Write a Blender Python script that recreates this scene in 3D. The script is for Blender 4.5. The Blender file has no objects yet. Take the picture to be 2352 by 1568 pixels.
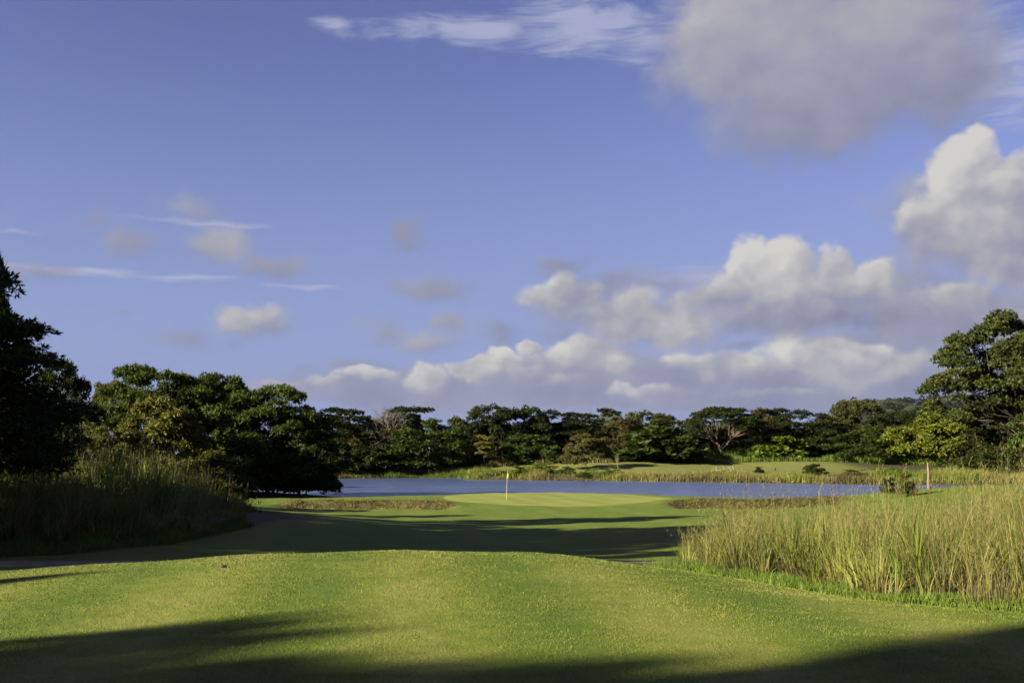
import bpy, math, random
import numpy as np

# ---------------------------------------------------------------- camera, world, sun, exposure
sc = bpy.context.scene
col = sc.collection
PITCH = math.radians(6.55)
FPX, CX, CY = 2352 * 35 / 36, 1176.0, 784.0          # focal length and centre in the 2352x1568 view of the photograph
CAM_Z = 4.0

cam_data = bpy.data.cameras.new('camera')
cam_data.lens = 35; cam_data.sensor_width = 36; cam_data.sensor_fit = 'HORIZONTAL'
cam_data.clip_start = 0.1; cam_data.clip_end = 30000
cam = bpy.data.objects.new('camera', cam_data); col.objects.link(cam)
cam.location = (0, 0, CAM_Z); cam.rotation_euler = (math.pi / 2 + PITCH, 0, 0)
sc.camera = cam

SUN_AZ = math.radians(-119.0)     # clockwise from the view direction (+Y): to the left and a little behind
SUN_EL = math.radians(20.0)
SUN_DIR = np.array([math.sin(SUN_AZ) * math.cos(SUN_EL), math.cos(SUN_AZ) * math.cos(SUN_EL), math.sin(SUN_EL)])
sun_data = bpy.data.lights.new('sun', 'SUN')
sun_data.energy = 5.0; sun_data.angle = math.radians(0.53); sun_data.color = (1.0, 0.89, 0.70)
sun = bpy.data.objects.new('sun', sun_data); col.objects.link(sun)
sun.location = (-60, -30, 60)
from mathutils import Vector
sun.rotation_euler = Vector(-SUN_DIR).to_track_quat('-Z', 'Y').to_euler()

sc.view_settings.view_transform = 'Standard'; sc.view_settings.look = 'None'
sc.view_settings.gamma = 1.0; sc.view_settings.use_curve_mapping = False
sc.view_settings.exposure = 2.4
sc.render.engine = 'CYCLES'
sc.cycles.max_bounces = 5; sc.cycles.diffuse_bounces = 2; sc.cycles.glossy_bounces = 2
sc.cycles.transmission_bounces = 3; sc.cycles.transparent_max_bounces = 8; sc.cycles.volume_bounces = 0
sc.cycles.caustics_reflective = False; sc.cycles.caustics_refractive = False
sc.cycles.use_denoising = True


class NB:
    """small helper for building shader node trees"""
    def __init__(s, nt): s.nt = nt; s.n = nt.nodes; s.l = nt.links
    def _in(s, sock, v):
        if v is None: return
        if isinstance(v, bpy.types.NodeSocket): s.l.new(v, sock)
        else: sock.default_value = v
    def m(s, op, a, b=None, c=None, clamp=False):
        n = s.n.new('ShaderNodeMath'); n.operation = op; n.use_clamp = clamp
        s._in(n.inputs[0], a); s._in(n.inputs[1], b); s._in(n.inputs[2], c)
        return n.outputs[0]
    def v(s, op, a, b=None, c=None, out=0):
        n = s.n.new('ShaderNodeVectorMath'); n.operation = op
        s._in(n.inputs[0], a); s._in(n.inputs[1], b); s._in(n.inputs[2], c)
        return n.outputs['Value'] if op in ('LENGTH', 'DOT_PRODUCT', 'DISTANCE') else n.outputs[0]
    def vs(s, a, k):
        n = s.n.new('ShaderNodeVectorMath'); n.operation = 'SCALE'
        s._in(n.inputs[0], a); s._in(n.inputs[3], k); return n.outputs[0]
    def noise(s, vec, scale, detail=2, rough=0.5, dist=0.0, color=False, kind=None, lac=2.0):
        n = s.n.new('ShaderNodeTexNoise')
        if kind: n.noise_type = kind
        s._in(n.inputs['Vector'], vec); n.inputs['Scale'].default_value = scale
        n.inputs['Detail'].default_value = detail; n.inputs['Roughness'].default_value = rough
        n.inputs['Lacunarity'].default_value = lac
        n.inputs['Distortion'].default_value = dist
        return n.outputs['Color' if color else 0]
    def rng(s, x, a, b, c=0.0, d=1.0, smooth=True):
        n = s.n.new('ShaderNodeMapRange'); n.interpolation_type = 'SMOOTHSTEP' if smooth else 'LINEAR'
        s._in(n.inputs['Value'], x); s._in(n.inputs[1], a); s._in(n.inputs[2], b); s._in(n.inputs[3], c); s._in(n.inputs[4], d)
        return n.outputs[0]
    def mix(s, f, a, b, blend='MIX'):
        n = s.n.new('ShaderNodeMix'); n.data_type = 'RGBA'; n.blend_type = blend; n.clamp_factor = True
        s._in(n.inputs[0], f); s._in(n.inputs[6], a); s._in(n.inputs[7], b); return n.outputs[2]
    def xyz(s, x, y, z=0.0):
        n = s.n.new('ShaderNodeCombineXYZ'); s._in(n.inputs[0], x); s._in(n.inputs[1], y); s._in(n.inputs[2], z); return n.outputs[0]
    def sep(s, v):
        n = s.n.new('ShaderNodeSeparateXYZ'); s._in(n.inputs[0], v); return n.outputs
    def ramp(s, f, stops, interp='LINEAR'):
        n = s.n.new('ShaderNodeValToRGB'); s._in(n.inputs[0], f); cr = n.color_ramp; cr.interpolation = interp
        while len(cr.elements) < len(stops): cr.elements.new(0.5)
        for e, (p, c) in zip(cr.elements, stops): e.position = p; e.color = (*c, 1) if len(c) == 3 else c
        return n.outputs[0]


def lin(r, g, b):
    f = lambda c: (c / 12.92 if c <= 0.04045 else ((c + 0.055) / 1.055) ** 2.4)
    return (f(r / 255), f(g / 255), f(b / 255))


def ray(px, py):
    """direction of a pixel of the 2352-wide view"""
    dx, dy = (px - CX) / FPX, (CY - py) / FPX
    return np.array([dx, math.cos(PITCH) - dy * math.sin(PITCH), math.sin(PITCH) + dy * math.cos(PITCH)])


def at(px, py, Y):
    d = ray(px, py); d = d * (Y / d[1])
    return float(d[0]), float(Y), float(CAM_Z + d[2])


def azel(px, py):
    d = ray(px, py); d = d / np.linalg.norm(d)
    return math.degrees(math.atan2(d[0], d[1])), math.degrees(math.asin(d[2]))


def build_world():
    w = bpy.data.worlds.new('World'); sc.world = w; w.use_nodes = True
    w.cycles.sampling_method = 'MANUAL'; w.cycles.sample_map_resolution = 512
    nt = w.node_tree; nt.nodes.clear(); k = NB(nt)
    D = nt.nodes.new('ShaderNodeTexCoord').outputs['Generated']
    sky = nt.nodes.new('ShaderNodeTexSky'); sky.sky_type = 'NISHITA'; sky.sun_disc = False
    sky.sun_elevation = SUN_EL; sky.sun_rotation = SUN_AZ % (2 * math.pi)
    sky.altitude = 0; sky.air_density = 1.0; sky.dust_density = 0.6; sky.ozone_density = 1.6
    dx, dy, dz = k.sep(D)
    az = k.m('MULTIPLY', k.m('ARCTAN2', dx, dy), 180 / math.pi)
    el = k.m('MULTIPLY', k.m('ARCSINE', dz), 180 / math.pi)
    low = k.rng(el, 1.0, 24.0, 0.92, 0.0)              # the sky pales to a flat blue-grey in the humid air low down
    base = k.mix(low, k.mix(1.0, sky.outputs[0], SKY_TINT, 'MULTIPLY'), LOW_C)
    P = k.xyz(az, el)
    Q = k.v('MULTIPLY', D, (1, 1, 1.15))
    wa = k.v('SUBTRACT', k.noise(Q, 9, 3, 0.55, color=True), (0.5, 0.5, 0.5))
    wb = k.v('SUBTRACT', k.noise(Q, 34, 2, 0.6, color=True), (0.5, 0.5, 0.5))
    fb = k.noise(Q, 22, 8, 0.60)                      # ragged edges
    def puffs(v):                                     # rounded billows
        t = []
        for sc_ in (24, 58):
            n = nt.nodes.new('ShaderNodeTexVoronoi'); n.feature = 'F1'; k._in(n.inputs['Vector'], v); n.inputs['Scale'].default_value = sc_; t.append(n.outputs['Distance'])
        return k.m('MULTIPLY_ADD', t[0], -0.62, k.m('MULTIPLY_ADD', t[1], -0.38, 0.52))
    Qw = k.v('MULTIPLY_ADD', wb, (0.03, 0.03, 0.03), Q)
    pf = puffs(Qw); pf2 = puffs(k.v('ADD', Qw, (-0.008, -0.003, 0.013)))
    big = k.m('MULTIPLY_ADD', k.noise(Q, 11, 4, 0.55), 0.6, k.m('MULTIPLY', k.noise(k.v('MULTIPLY_ADD', wb, (0.02, 0.02, 0.02), k.v('MULTIPLY', D, (1, 1, 1.3))), 22, 3, 0.5), 0.4))   # light and shade inside the clouds
    relief = k.m('SUBTRACT', pf, pf2)
    fbp = k.m('MULTIPLY_ADD', pf, 0.30, k.m('MULTIPLY', k.m('SUBTRACT', fb, 0.5), 0.95))
    fbc = k.m('SUBTRACT', fb, 0.5); bigc = k.m('SUBTRACT', big, 0.5)
    fibre = k.m('SUBTRACT', k.noise(k.v('MULTIPLY', P, (0.10, 0.55, 1)), 1.6, 5, 0.62, 0.6), 0.5)

    def warped(a1, a2):
        p = k.v('MULTIPLY_ADD', wa, (a1, a1 * 0.6, 0), P)
        return k.v('MULTIPLY_ADD', wb, (a2, a2 * 0.8, 0), p)
    air = k.rng(el, 0.5, 6.0, 0.45, 0.0)
    pW, pB, pC = warped(0.9, 0.7), warped(4.0, 1.8), warped(1.7, 1.6)

    shared = dict(base=base, pW=pW, pB=pB, pC=pC, fbc=fbc, fbp=fbp, bigc=bigc, relief=relief, fibre=fibre, air=air)
    kinds = dict(base='NodeSocketColor', pW='NodeSocketVector', pB='NodeSocketVector', pC='NodeSocketVector')

    def layer(k, blobs, p, light, tile, reach, mx):
        dens = sw = sb = None
        for (px, py, rx, ry, st, br) in blobs:
            a, e = azel(px, py)
            if blobs is CUMULUS: rx, ry = rx * 1.10, ry * 1.10
            RX, RY = rx / FPX * 57.3, ry / FPX * 57.3
            mx_, my_ = RX * reach + mx, RY * reach + mx * 0.7
            if a - mx_ > tile[1] or a + mx_ < tile[0] or e - my_ > tile[3] or e + my_ < tile[2]: continue
            q = k.v('MULTIPLY_ADD', p, (1 / RX, 1 / RY, 0), (-a / RX, -e / RY, 0))
            ln = k.v('LENGTH', q)
            d = k.m('MULTIPLY_ADD', ln, -st, st)
            dens = d if dens is None else k.m('SMOOTH_MAX', dens, d, 0.12)
            if light is None: continue
            wc = k.m('MULTIPLY_ADD', ln, -0.75, 1.0, clamp=True)
            wc = k.m('MULTIPLY', wc, wc)
            shade = k.m('ADD', k.v('DOT_PRODUCT', q, light), br)
            sw = wc if sw is None else k.m('ADD', sw, wc)
            sb = k.m('MULTIPLY', wc, shade) if sb is None else k.m('MULTIPLY_ADD', wc, shade, sb)
        if dens is None: return None, None
        return dens, (None if light is None else k.m('DIVIDE', sb, k.m('ADD', sw, 0.0001)))

    def background(k, c, air):
        bg = k.n.new('ShaderNodeBackground'); k._in(bg.inputs[0], k.mix(air, c, AIR_C)); bg.inputs[1].default_value = SKY_STRENGTH
        return bg.outputs[0]

    def soft(k, out, dB, sB, fbc, relief, bigc):
        dB = k.m('MULTIPLY_ADD', fbc, 1.15, dB)
        aB = k.m('MULTIPLY', k.rng(dB, -0.10, 0.72), 0.94)
        vB = k.m('ADD', k.m('MULTIPLY_ADD', relief, 0.10, sB), k.m('MULTIPLY', bigc, 1.1), clamp=True)
        return k.mix(aB, out, k.ramp(vB, CLOUD_RAMP))

    def tile_shader(tile):
        g = bpy.data.node_groups.new('sky_tile', 'ShaderNodeTree')
        for nm in shared: g.interface.new_socket(nm, in_out='INPUT', socket_type=kinds.get(nm, 'NodeSocketFloat'))
        g.interface.new_socket('sky', in_out='OUTPUT', socket_type='NodeSocketShader')
        gi = g.nodes.new('NodeGroupInput'); go = g.nodes.new('NodeGroupOutput'); t = NB(g)
        I = {nm: gi.outputs[nm] for nm in shared}
        out = I['base']
        dW, _ = layer(t, WISPS, I['pW'], None, tile, 1.5, 1.6)
        if dW is not None:
            out = t.mix(t.m('MULTIPLY', t.rng(t.m('MULTIPLY_ADD', I['fibre'], 3.1, dW), -0.05, 1.15), WISP_A), out, WISP_C)
        dB, sB = layer(t, SOFT, I['pB'], (-0.10, 0.14, 0), tile, 1.6, 2.0)
        if dB is not None: out = soft(t, out, dB, sB, I['fbc'], I['relief'], I['bigc'])
        dC, sC = layer(t, CUMULUS, I['pC'], (-0.22, 0.34, 0), tile, 1.5, 1.4)
        if dC is not None:
            dC = t.m('ADD', I['fbp'], dC)
            edge = t.rng(sC, 0.25, 0.85, 0.8, 0.38)       # lit tops are crisp, shaded bases soft
            aC = t.m('MULTIPLY', t.rng(dC, -0.02, edge), 0.97)
            vC = t.m('ADD', t.m('MULTIPLY_ADD', I['relief'], 0.42, sC), t.m('MULTIPLY', I['bigc'], 1.25), clamp=True)
            out = t.mix(aC, out, t.ramp(vC, CLOUD_RAMP))
        g.links.new(background(t, out, I['air']), go.inputs[0])
        n = nt.nodes.new('ShaderNodeGroup'); n.node_tree = g
        for nm, so in shared.items(): nt.links.new(so, n.inputs[nm])
        return n.outputs[0]

    def choose(val, cut, a, b):
        n = nt.nodes.new('ShaderNodeMixShader'); k._in(n.inputs[0], k.m('GREATER_THAN', val, cut))
        nt.links.new(a, n.inputs[1]); nt.links.new(b, n.inputs[2]); return n.outputs[0]

    top = choose(az, 1.0, tile_shader((-44, 1, 15.5, 40)), tile_shader((1, 44, 15.5, 40)))
    cuts = [-44, -12, -4, 4, 11, 18, 44]
    sh = [tile_shader((cuts[i], cuts[i + 1], -2, 15.5)) for i in range(6)]
    lowr = choose(az, 4, choose(az, -4, choose(az, -12, sh[0], sh[1]), sh[2]), choose(az, 18, choose(az, 11, sh[3], sh[4]), sh[5]))
    view = choose(el, 15.5, lowr, top)
    # the same broken cloud goes on all round the sky beyond the view
    gen = k.m('MULTIPLY', k.m('SUBTRACT', k.noise(k.v('MULTIPLY', D, (1, 1, 2.2)), 2.6, 4, 0.55), 0.54), 5.0)
    rim = k.m('MAXIMUM', k.rng(k.m('ABSOLUTE', az), 44, 56), k.rng(el, 40, 50))
    gen = k.m('ADD', gen, k.m('SUBTRACT', rim, 1.0))
    rest = background(k, soft(k, base, gen, 0.42, fbc, relief, bigc), air)
    beyond = k.m('MAXIMUM', k.m('GREATER_THAN', k.m('ABSOLUTE', az), 44.0), k.m('GREATER_THAN', el, 40.0))
    final = choose(beyond, 0.5, view, rest)
    o = nt.nodes.new('ShaderNodeOutputWorld'); nt.links.new(final, o.inputs[0])


SKY_STRENGTH = 0.05
SKY_GAIN = SKY_STRENGTH * 2 ** sc.view_settings.exposure     # display value of a radiance of 1 in the sky tree
def skyc(r, g, b): return tuple(c / SKY_GAIN for c in lin(r, g, b)) + (1,)
SKY_TINT = (0.422, 0.346, 0.505, 1)
LOW_C = skyc(138, 154, 200)
WISP_C, WISP_A = skyc(176, 180, 208), 0.8
AIR_C = skyc(128, 137, 180)
CLOUD_RAMP = [(0.0, skyc(126, 130, 156)), (0.35, skyc(150, 152, 172)), (0.62, skyc(174, 173, 180)), (1.0, skyc(209, 207, 203))]
WISPS = [(775, 62, 75, 22, 1.0, .5), (850, 66, 60, 14, .7, .5), (930, 64, 130, 28, 1.0, .5), (1040, 66, 110, 24, .9, .5), (1130, 68, 160, 44, 1.1, .5), (1330, 58, 230, 74, 1.2, .5), (1490, 85, 140, 66, 1.1, .5),
         (1700, 20, 260, 50, 1, .5), (2290, 130, 170, 150, 1.1, .5), (2330, 215, 110, 30, .9, .5),
         (200, 622, 210, 16, 1, .5), (420, 640, 170, 13, .9, .5), (650, 656, 130, 9, .8, .5), (450, 511, 190, 9, .9, .5),
         (20, 530, 70, 8, .8, .5), (20, 490, 60, 8, .6, .5), (1600, 650, 160, 45, .9, .5), (1200, 935, 420, 22, .7, .5), (1900, 925, 300, 22, .7, .5)]
SOFT = [(1850, 690, 330, 105, .95, .34), (2260, 520, 230, 160, .95, .36), (1420, 720, 280, 80, .85, .36), (2210, 720, 220, 90, .9, .34), (1500, 640, 150, 40, .5, .3),
        (1760, 110, 300, 190, 1.5, .48), (2020, 110, 280, 200, 1.5, .44), (1890, 240, 330, 130, 1.4, .22), (2120, 190, 200, 130, 1.3, .3),
        (475, 560, 95, 60, .85, .5), (610, 612, 110, 38, .85, .3), (315, 566, 80, 38, .6, .35), (430, 475, 90, 26, .45, .4), (95, 612, 90, 28, .5, .2),
        (220, 515, 60, 24, .4, .3), (420, 790, 110, 20, .5, .2), (275, 728, 60, 14, .4, .2),
        (935, 545, 42, 34, .55, .25), (1000, 660, 105, 34, .65, .28), (1300, 605, 110, 38, .75, .32), (1420, 650, 130, 38, .65, .22), (1045, 740, 40, 34, .55, .28),
        (985, 788, 100, 34, .8, .36), (900, 770, 60, 22, .5, .2), (1155, 775, 80, 42, .55, .28), (820, 830, 90, 22, .55, .24), (690, 850, 80, 20, .5, .25),
        (1700, 790, 60, 22, .6, .2),
        (2120, 700, 170, 80, 1.0, .2), (2190, 765, 230, 60, 1.1, .22), (2080, 650, 120, 70, .7, .3), (2140, 480, 130, 110, .8, .4),
        (780, 890, 280, 40, 1.1, .28), (930, 890, 330, 56, 1.4, .28), (1300, 880, 400, 70, 1.4, .26), (1700, 885, 400, 66, 1.4, .26), (2060, 885, 300, 70, 1.4, .26), (1500, 905, 860, 48, 1.6, .22), (1700, 925, 700, 30, 1.0, .24), (1450, 850, 420, 50, 1.1, .32), (2000, 850, 300, 60, 1.2, .3), (1980, 800, 220, 60, .8, .3),
        (700, 905, 180, 26, .7, .3), (1500, 830, 250, 45, .8, .3), (1300, 770, 120, 30, .4, .3)]
CUMULUS = [(2230, 365, 62, 62, 1.2, .8), (2175, 425, 70, 70, 1.2, .78), (2240, 470, 90, 80, 1.2, .6), (2345, 420, 80, 70, 1.2, .6), (2120, 520, 70, 60, .9, .45), (2240, 530, 170, 85, 1.2, .42), (2330, 590, 130, 80, 1.2, .5),
           (1725, 610, 58, 70, 1.2, .74), (1815, 602, 72, 66, 1.25, .78), (1770, 650, 110, 60, 1.2, .66), (1800, 685, 190, 66, 1.2, .46), (1925, 615, 52, 58, 1.15, .74), (1960, 665, 70, 50, 1.1, .5), (2015, 655, 58, 62, 1.15, .66),
           (1850, 730, 260, 50, 1.1, .2), (1640, 690, 110, 36, .8, .3),
           (1330, 690, 140, 52, 1.0, .5), (1310, 655, 50, 40, .8, .55), (1480, 745, 150, 60, 1.0, .52), (1570, 755, 90, 52, 1.0, .6), (1480, 700, 70, 50, .8, .55),
           (2215, 690, 95, 55, 1.0, .55), (2310, 720, 80, 60, .9, .45),
           (1345, 812, 95, 40, 1.0, .66), (1860, 812, 130, 62, 1.2, .9), (1960, 850, 130, 50, 1.0, .62), (2080, 850, 90, 45, .9, .5), (1700, 850, 150, 42, .9, .5), (1590, 830, 80, 30, .8, .55),
           (575, 742, 88, 42, .9, .56), (625, 755, 60, 30, .7, .3),
           (840, 853, 70, 18, .9, .74), (985, 868, 62, 36, 1.0, .72), (1085, 850, 80, 30, 1.0, .76), (1170, 826, 70, 20, .9, .74), (1215, 798, 30, 14, .8, .78),
           (1500, 895, 150, 22, .8, .52), (1780, 905, 120, 18, .7, .5), (1280, 880, 90, 26, .8, .5), (760, 872, 60, 16, .7, .55), (640, 882, 50, 12, .6, .5), (1420, 840, 70, 26, .8, .6), (2010, 820, 60, 34, .8, .62), (1210, 860, 60, 24, .7, .45)]
build_world()

# ---------------------------------------------------------------- helpers
rs = np.random.RandomState(7)


def mesh_np(name, V, F, mat=None, attrs=None, smooth=False):
    """V (n,3); F list of (m,3)/(m,4) index arrays; attrs: name -> per-face floats"""
    me = bpy.data.meshes.new(name)
    F = [f for f in F if len(f)]
    nl = sum(f.size for f in F); nf = sum(len(f) for f in F)
    me.vertices.add(len(V)); me.loops.add(nl); me.polygons.add(nf)
    me.vertices.foreach_set('co', np.ascontiguousarray(V, dtype=np.float32).ravel())
    me.loops.foreach_set('vertex_index', np.concatenate([f.ravel() for f in F]).astype(np.int32))
    tot = np.concatenate([np.full(len(f), f.shape[1], dtype=np.int32) for f in F])
    start = np.concatenate([[0], np.cumsum(tot)[:-1]]).astype(np.int32)
    me.polygons.foreach_set('loop_start', start); me.polygons.foreach_set('loop_total', tot)
    if smooth: me.polygons.foreach_set('use_smooth', np.ones(nf, dtype=bool))
    for k_, a in (attrs or {}).items():
        dom = 'FACE' if len(a) == nf else 'POINT'
        at_ = me.attributes.new(k_, 'FLOAT', dom); at_.data.foreach_set('value', np.asarray(a, dtype=np.float32))
    me.update(calc_edges=True); me.validate()
    if mat: me.materials.append(mat)
    return me


def obj(name, me, parent=None, loc=(0, 0, 0), **props):
    o = bpy.data.objects.new(name, me); col.objects.link(o); o.location = loc
    if parent: o.parent = parent
    for k_, v_ in props.items(): o[k_] = v_
    return o


def new_mat(name):
    m = bpy.data.materials.new(name); m.use_nodes = True; m.node_tree.nodes.clear(); return m, NB(m.node_tree)


def finish(m, k, shader):
    o = k.n.new('ShaderNodeOutputMaterial'); k.l.new(shader, o.inputs[0]); return m


def principled(k, color, rough=0.8, spec=0.25, normal=None, **kw):
    p = k.n.new('ShaderNodeBsdfPrincipled'); k._in(p.inputs['Base Color'], color); k._in(p.inputs['Roughness'], rough)
    k._in(p.inputs['Specular IOR Level'], spec); k._in(p.inputs['Normal'], normal)
    for a, b in kw.items(): k._in(p.inputs[a], b)
    return p.outputs[0]


def bump(k, h, strength, dist):
    b = k.n.new('ShaderNodeBump'); k._in(b.inputs['Strength'], strength); b.inputs['Distance'].default_value = dist
    k._in(b.inputs['Height'], h); return b.outputs[0]


def attr(k, name):
    a = k.n.new('ShaderNodeAttribute'); a.attribute_name = name; return a.outputs['Fac']


def smooth01(t): t = np.clip(t, 0, 1); return t * t * (3 - 2 * t)


# ---------------------------------------------------------------- terrain height
ctrl = [at(*p) for p in [
    (0, 1312, 16), (300, 1292, 17), (700, 1270, 18), (1000, 1265, 18.5), (1250, 1272, 18.5), (1450, 1295, 17.5), (1600, 1319, 16.5), (1800, 1358, 15), (2000, 1384, 13.5), (2352, 1407, 12),
    (1590, 1303, 24), (1900, 1358, 17.5), (2352, 1396, 13),
    (0, 1275, 29.5), (0, 1297, 26.5), (350, 1289, 27.5), (1540, 1291, 29),
    (560, 1172, 45), (850, 1199, 47), (400, 1150, 46),
    (850, 1146, 75), (620, 1145, 77), (850, 1172, 66), (560, 1140, 86), (1000, 1167, 67),
    (1163, 1148, 76), (1200, 1161, 70), (1200, 1131, 88), (1420, 1150, 77), (1010, 1139, 83), (1480, 1141, 82),
    (1600, 1144, 75), (1600, 1162, 69), (1800, 1146, 82), (1900, 1142, 83), (2000, 1133, 84), (2130, 1122, 76), (1800, 1160, 69), (1800, 1144, 75),
    (1240, 1073, 185), (1330, 1067, 187), (1450, 1063, 190), (1700, 1076, 185), (1850, 1063, 192), (2000, 1081, 178), (2200, 1085, 168),
    (900, 1075, 193), (1100, 1066, 205), (1300, 1057, 208), (1500, 1059, 208), (1650, 1059, 206), (1850, 1056, 212), (2050, 1062, 208), (2300, 1078, 185)]]
ctrl += [(-5, 7, 2.3), (0, 8, 2.31), (5, 7, 2.25), (-3, 12, 2.33), (2, 12, 2.3), (-6.5, 11, 2.22), (0, 0, 2.3), (-10, 0, 2.25), (10, 0, 2.3), (0, -18, 2.3), (-30, -18, 2.5), (30, -18, 2.4),
         (-14, 17, 1.8), (-22, 20, 1.8), (-40, 10, 2.2), (-16, 27, 1.2), (-28, 28, 1.6), (-8, 22, 1.55), (-3, 22.3, 1.68), (1, 22, 1.6), (4.5, 21, 1.52), (-4, 25, 1.22), (2.5, 25, 1.2),
         (-1, 28.3, 1.04), (9, 29, 1.1), (11, 16, 2.0), (13, 24, 1.65), (12, 35, 1.2), (20, 30, 1.8), (25, 45, 1.5), (30, 62, 1.3),
         (0, 33, .88), (6, 36, .8), (-6, 35, .98), (0, 45, .66), (8, 46, .68), (0, 57, .48), (10, 57, .52), (-7, 58, .5), (-20, 40, 2.3), (-13, 36, 1.85), (-9, 33, 1.25), (-14, 31.5, 1.3),
         (-30, 45, 2.5), (-15, 62, .7), (-26, 66, 1.2), (-40, 70, 1.8), (-30, 90, 1.3), (-20, 94, .5), (-45, 100, 1.5),
         (0, 93, .40), (-9, 93, .22), (-15, 93, .18), (10, 93, .36), (22, 92, .12), (35, 90, .7), (45, 84, 1.6), (60, 88, 1.6), (0, 97, -.4), (-10, 97.5, -.4), (10, 97, -.4), (22, 97, -.5), (40, 98, -.4), (60, 99, -.3),
         (-22, 103, -.2), (-40, 118, .2), (-18, 110, -1.2), (0, 108, -1.5), (20, 108, -1.5), (45, 112, -1.5), (75, 115, -1.2), (-30, 132, -1.1), (0, 135, -1.6), (30, 130, -1.5), (60, 130, -1.4), (90, 125, -.8),
         (-50, 150, .2), (-30, 162, -1.1), (0, 155, -1.2), (35, 142, -.9), (55, 138, -.9), (80, 140, -.6),
         (-70, 120, 1.5), (-80, 60, 2), (-80, 0, 2.4), (-75, 180, 2.2), (80, 30, 2.2), (90, 70, 2.2), (110, 120, 1), (110, 170, 2.4), (-60, 215, 3), (0, 225, 3), (60, 225, 3), (110, 220, 3), (0, 250, 3), (-80, 250, 3), (110, 250, 3), (60, -18, 2.5), (-80, -18, 2.5)]
SHORE = [(700, 1099, 178), (760, 1098, 179), (900, 1096.5, 182), (1050, 1096, 183), (1085, 1098, 172), (1200, 1100, 168), (1350, 1102.5, 164), (1500, 1105, 159), (1700, 1108, 152), (1900, 1111, 146), (2100, 1114, 141), (2350, 1115, 139)]
for px_, py_, Y_ in SHORE:
    x0_ = at(px_, py_, Y_)[0]
    ctrl += [(x0_, Y_, 0.02), (x0_, Y_ + 5, .75), (x0_, Y_ + 12, 1.15), (x0_, Y_ - 5, -.6)]
ctrl = np.array(ctrl)


def tps_fit(P, z, reg=0.02):
    n = len(P); s = 50.0; Q = P / s
    r2 = ((Q[:, None] - Q[None]) ** 2).sum(-1); K = np.where(r2 > 0, 0.5 * r2 * np.log(r2 + 1e-12), 0) + reg * 1e-3 * np.eye(n)
    A = np.zeros((n + 3, n + 3)); A[:n, :n] = K; A[:n, n] = 1; A[:n, n + 1:] = Q; A[n, :n] = 1; A[n + 1:, :n] = Q.T
    return Q, np.linalg.solve(A, np.concatenate([z, np.zeros(3)])), s


_Q, _W, _S = tps_fit(ctrl[:, :2], ctrl[:, 2])
LB = (-16.6, -3.6, 70.4); RB = (10.6, 24.5, 71.0)        # the two bunkers: x0, x1 and the foot of the grass face


def height(x, y):
    x = np.atleast_1d(np.asarray(x, float)); y = np.atleast_1d(np.asarray(y, float)); out = np.empty(x.shape)
    xf, yf, of = x.ravel(), y.ravel(), out.ravel()
    n = len(_Q)
    for i in range(0, len(xf), 20000):
        a = np.stack([np.clip(xf[i:i + 20000], -80, 110), np.clip(yf[i:i + 20000], -18, 250)], 1) / _S
        r2 = ((a[:, None] - _Q[None]) ** 2).sum(-1)
        of[i:i + 20000] = (0.5 * r2 * np.log(r2 + 1e-12)) @ _W[:n] + _W[n] + a @ _W[n + 1:]
    out = of.reshape(x.shape)
    # gentle unevenness
    out = out + 0.022 * np.sin(x * 0.9 + 1.3 * np.sin(y * 0.31)) * np.sin(y * 0.47 + 0.6) + 0.012 * np.sin(x * 2.3 + y * 0.7)
    for (x0, x1, yf0), dep, ph in ((LB, .42, 0.3), (RB, .40, 1.9)):
        yy = y - yf0 - 0.55 * np.sin(x * .55 + ph) - 0.25 * np.sin(x * 1.3 + ph)
        ends = smooth01((x - x0) / 1.6) * smooth01((x1 - x) / 1.6)
        hollow = smooth01((yy + 4.5) / 4.0) * (1 - smooth01((yy - 0.0) / 1.5))
        lip = 0.16 * np.exp(-((yy - 1.9) / 0.9) ** 2)
        out = out - dep * ends * hollow + ends * lip * (0.75 + 0.25 * np.sin(x * .8 + ph))
    far = np.clip(np.maximum(np.maximum(-80 - x, x - 110), np.maximum(-18 - y, y - 250)) / 60, 0, 1)
    return out * (1 - far) + 2.6 * far


def hgt(x, y): return float(height([x], [y])[0])


def hit(px, py, y0=4.0, y1=260.0):
    """where the line of sight through a pixel meets the ground"""
    d = ray(px, py); Y = np.arange(y0, y1, 0.25); X = d[0] / d[1] * Y; Z = CAM_Z + d[2] / d[1] * Y
    under = np.nonzero(height(X, Y) > Z)[0]
    i = under[0] if len(under) else -1
    return float(X[i]), float(Y[i])


def axis(parts):
    v = [parts[0][0]]
    for a, b, step in parts: v += list(np.arange(a + step, b + 1e-6, step))
    return np.array(v)


gx_neg = -62 - np.cumsum(2.0 * 1.22 ** np.arange(0, 33)); gx_pos = 92 + np.cumsum(2.0 * 1.22 ** np.arange(0, 33))
XS = np.concatenate([gx_neg[::-1], axis([(-62, -24, 1.0), (-24, 28, 0.55), (28, 92, 1.0)]), gx_pos])
gy_neg = -20 - np.cumsum(2.0 * 1.22 ** np.arange(0, 33)); gy_pos = 262 + np.cumsum(2.0 * 1.22 ** np.arange(0, 33))
YS = np.concatenate([gy_neg[::-1], axis([(-20, 4, 1.0), (4, 34, 0.45), (34, 62, 0.6), (62, 98, 0.36), (98, 262, 1.0)]), gy_pos])
GX, GY = np.meshgrid(XS, YS); GZ = height(GX, GY)
nx_, ny_ = len(XS), len(YS)
idx = np.arange(nx_ * ny_).reshape(ny_, nx_)
quads = np.stack([idx[:-1, :-1], idx[:-1, 1:], idx[1:, 1:], idx[1:, :-1]], -1).reshape(-1, 4)


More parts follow.
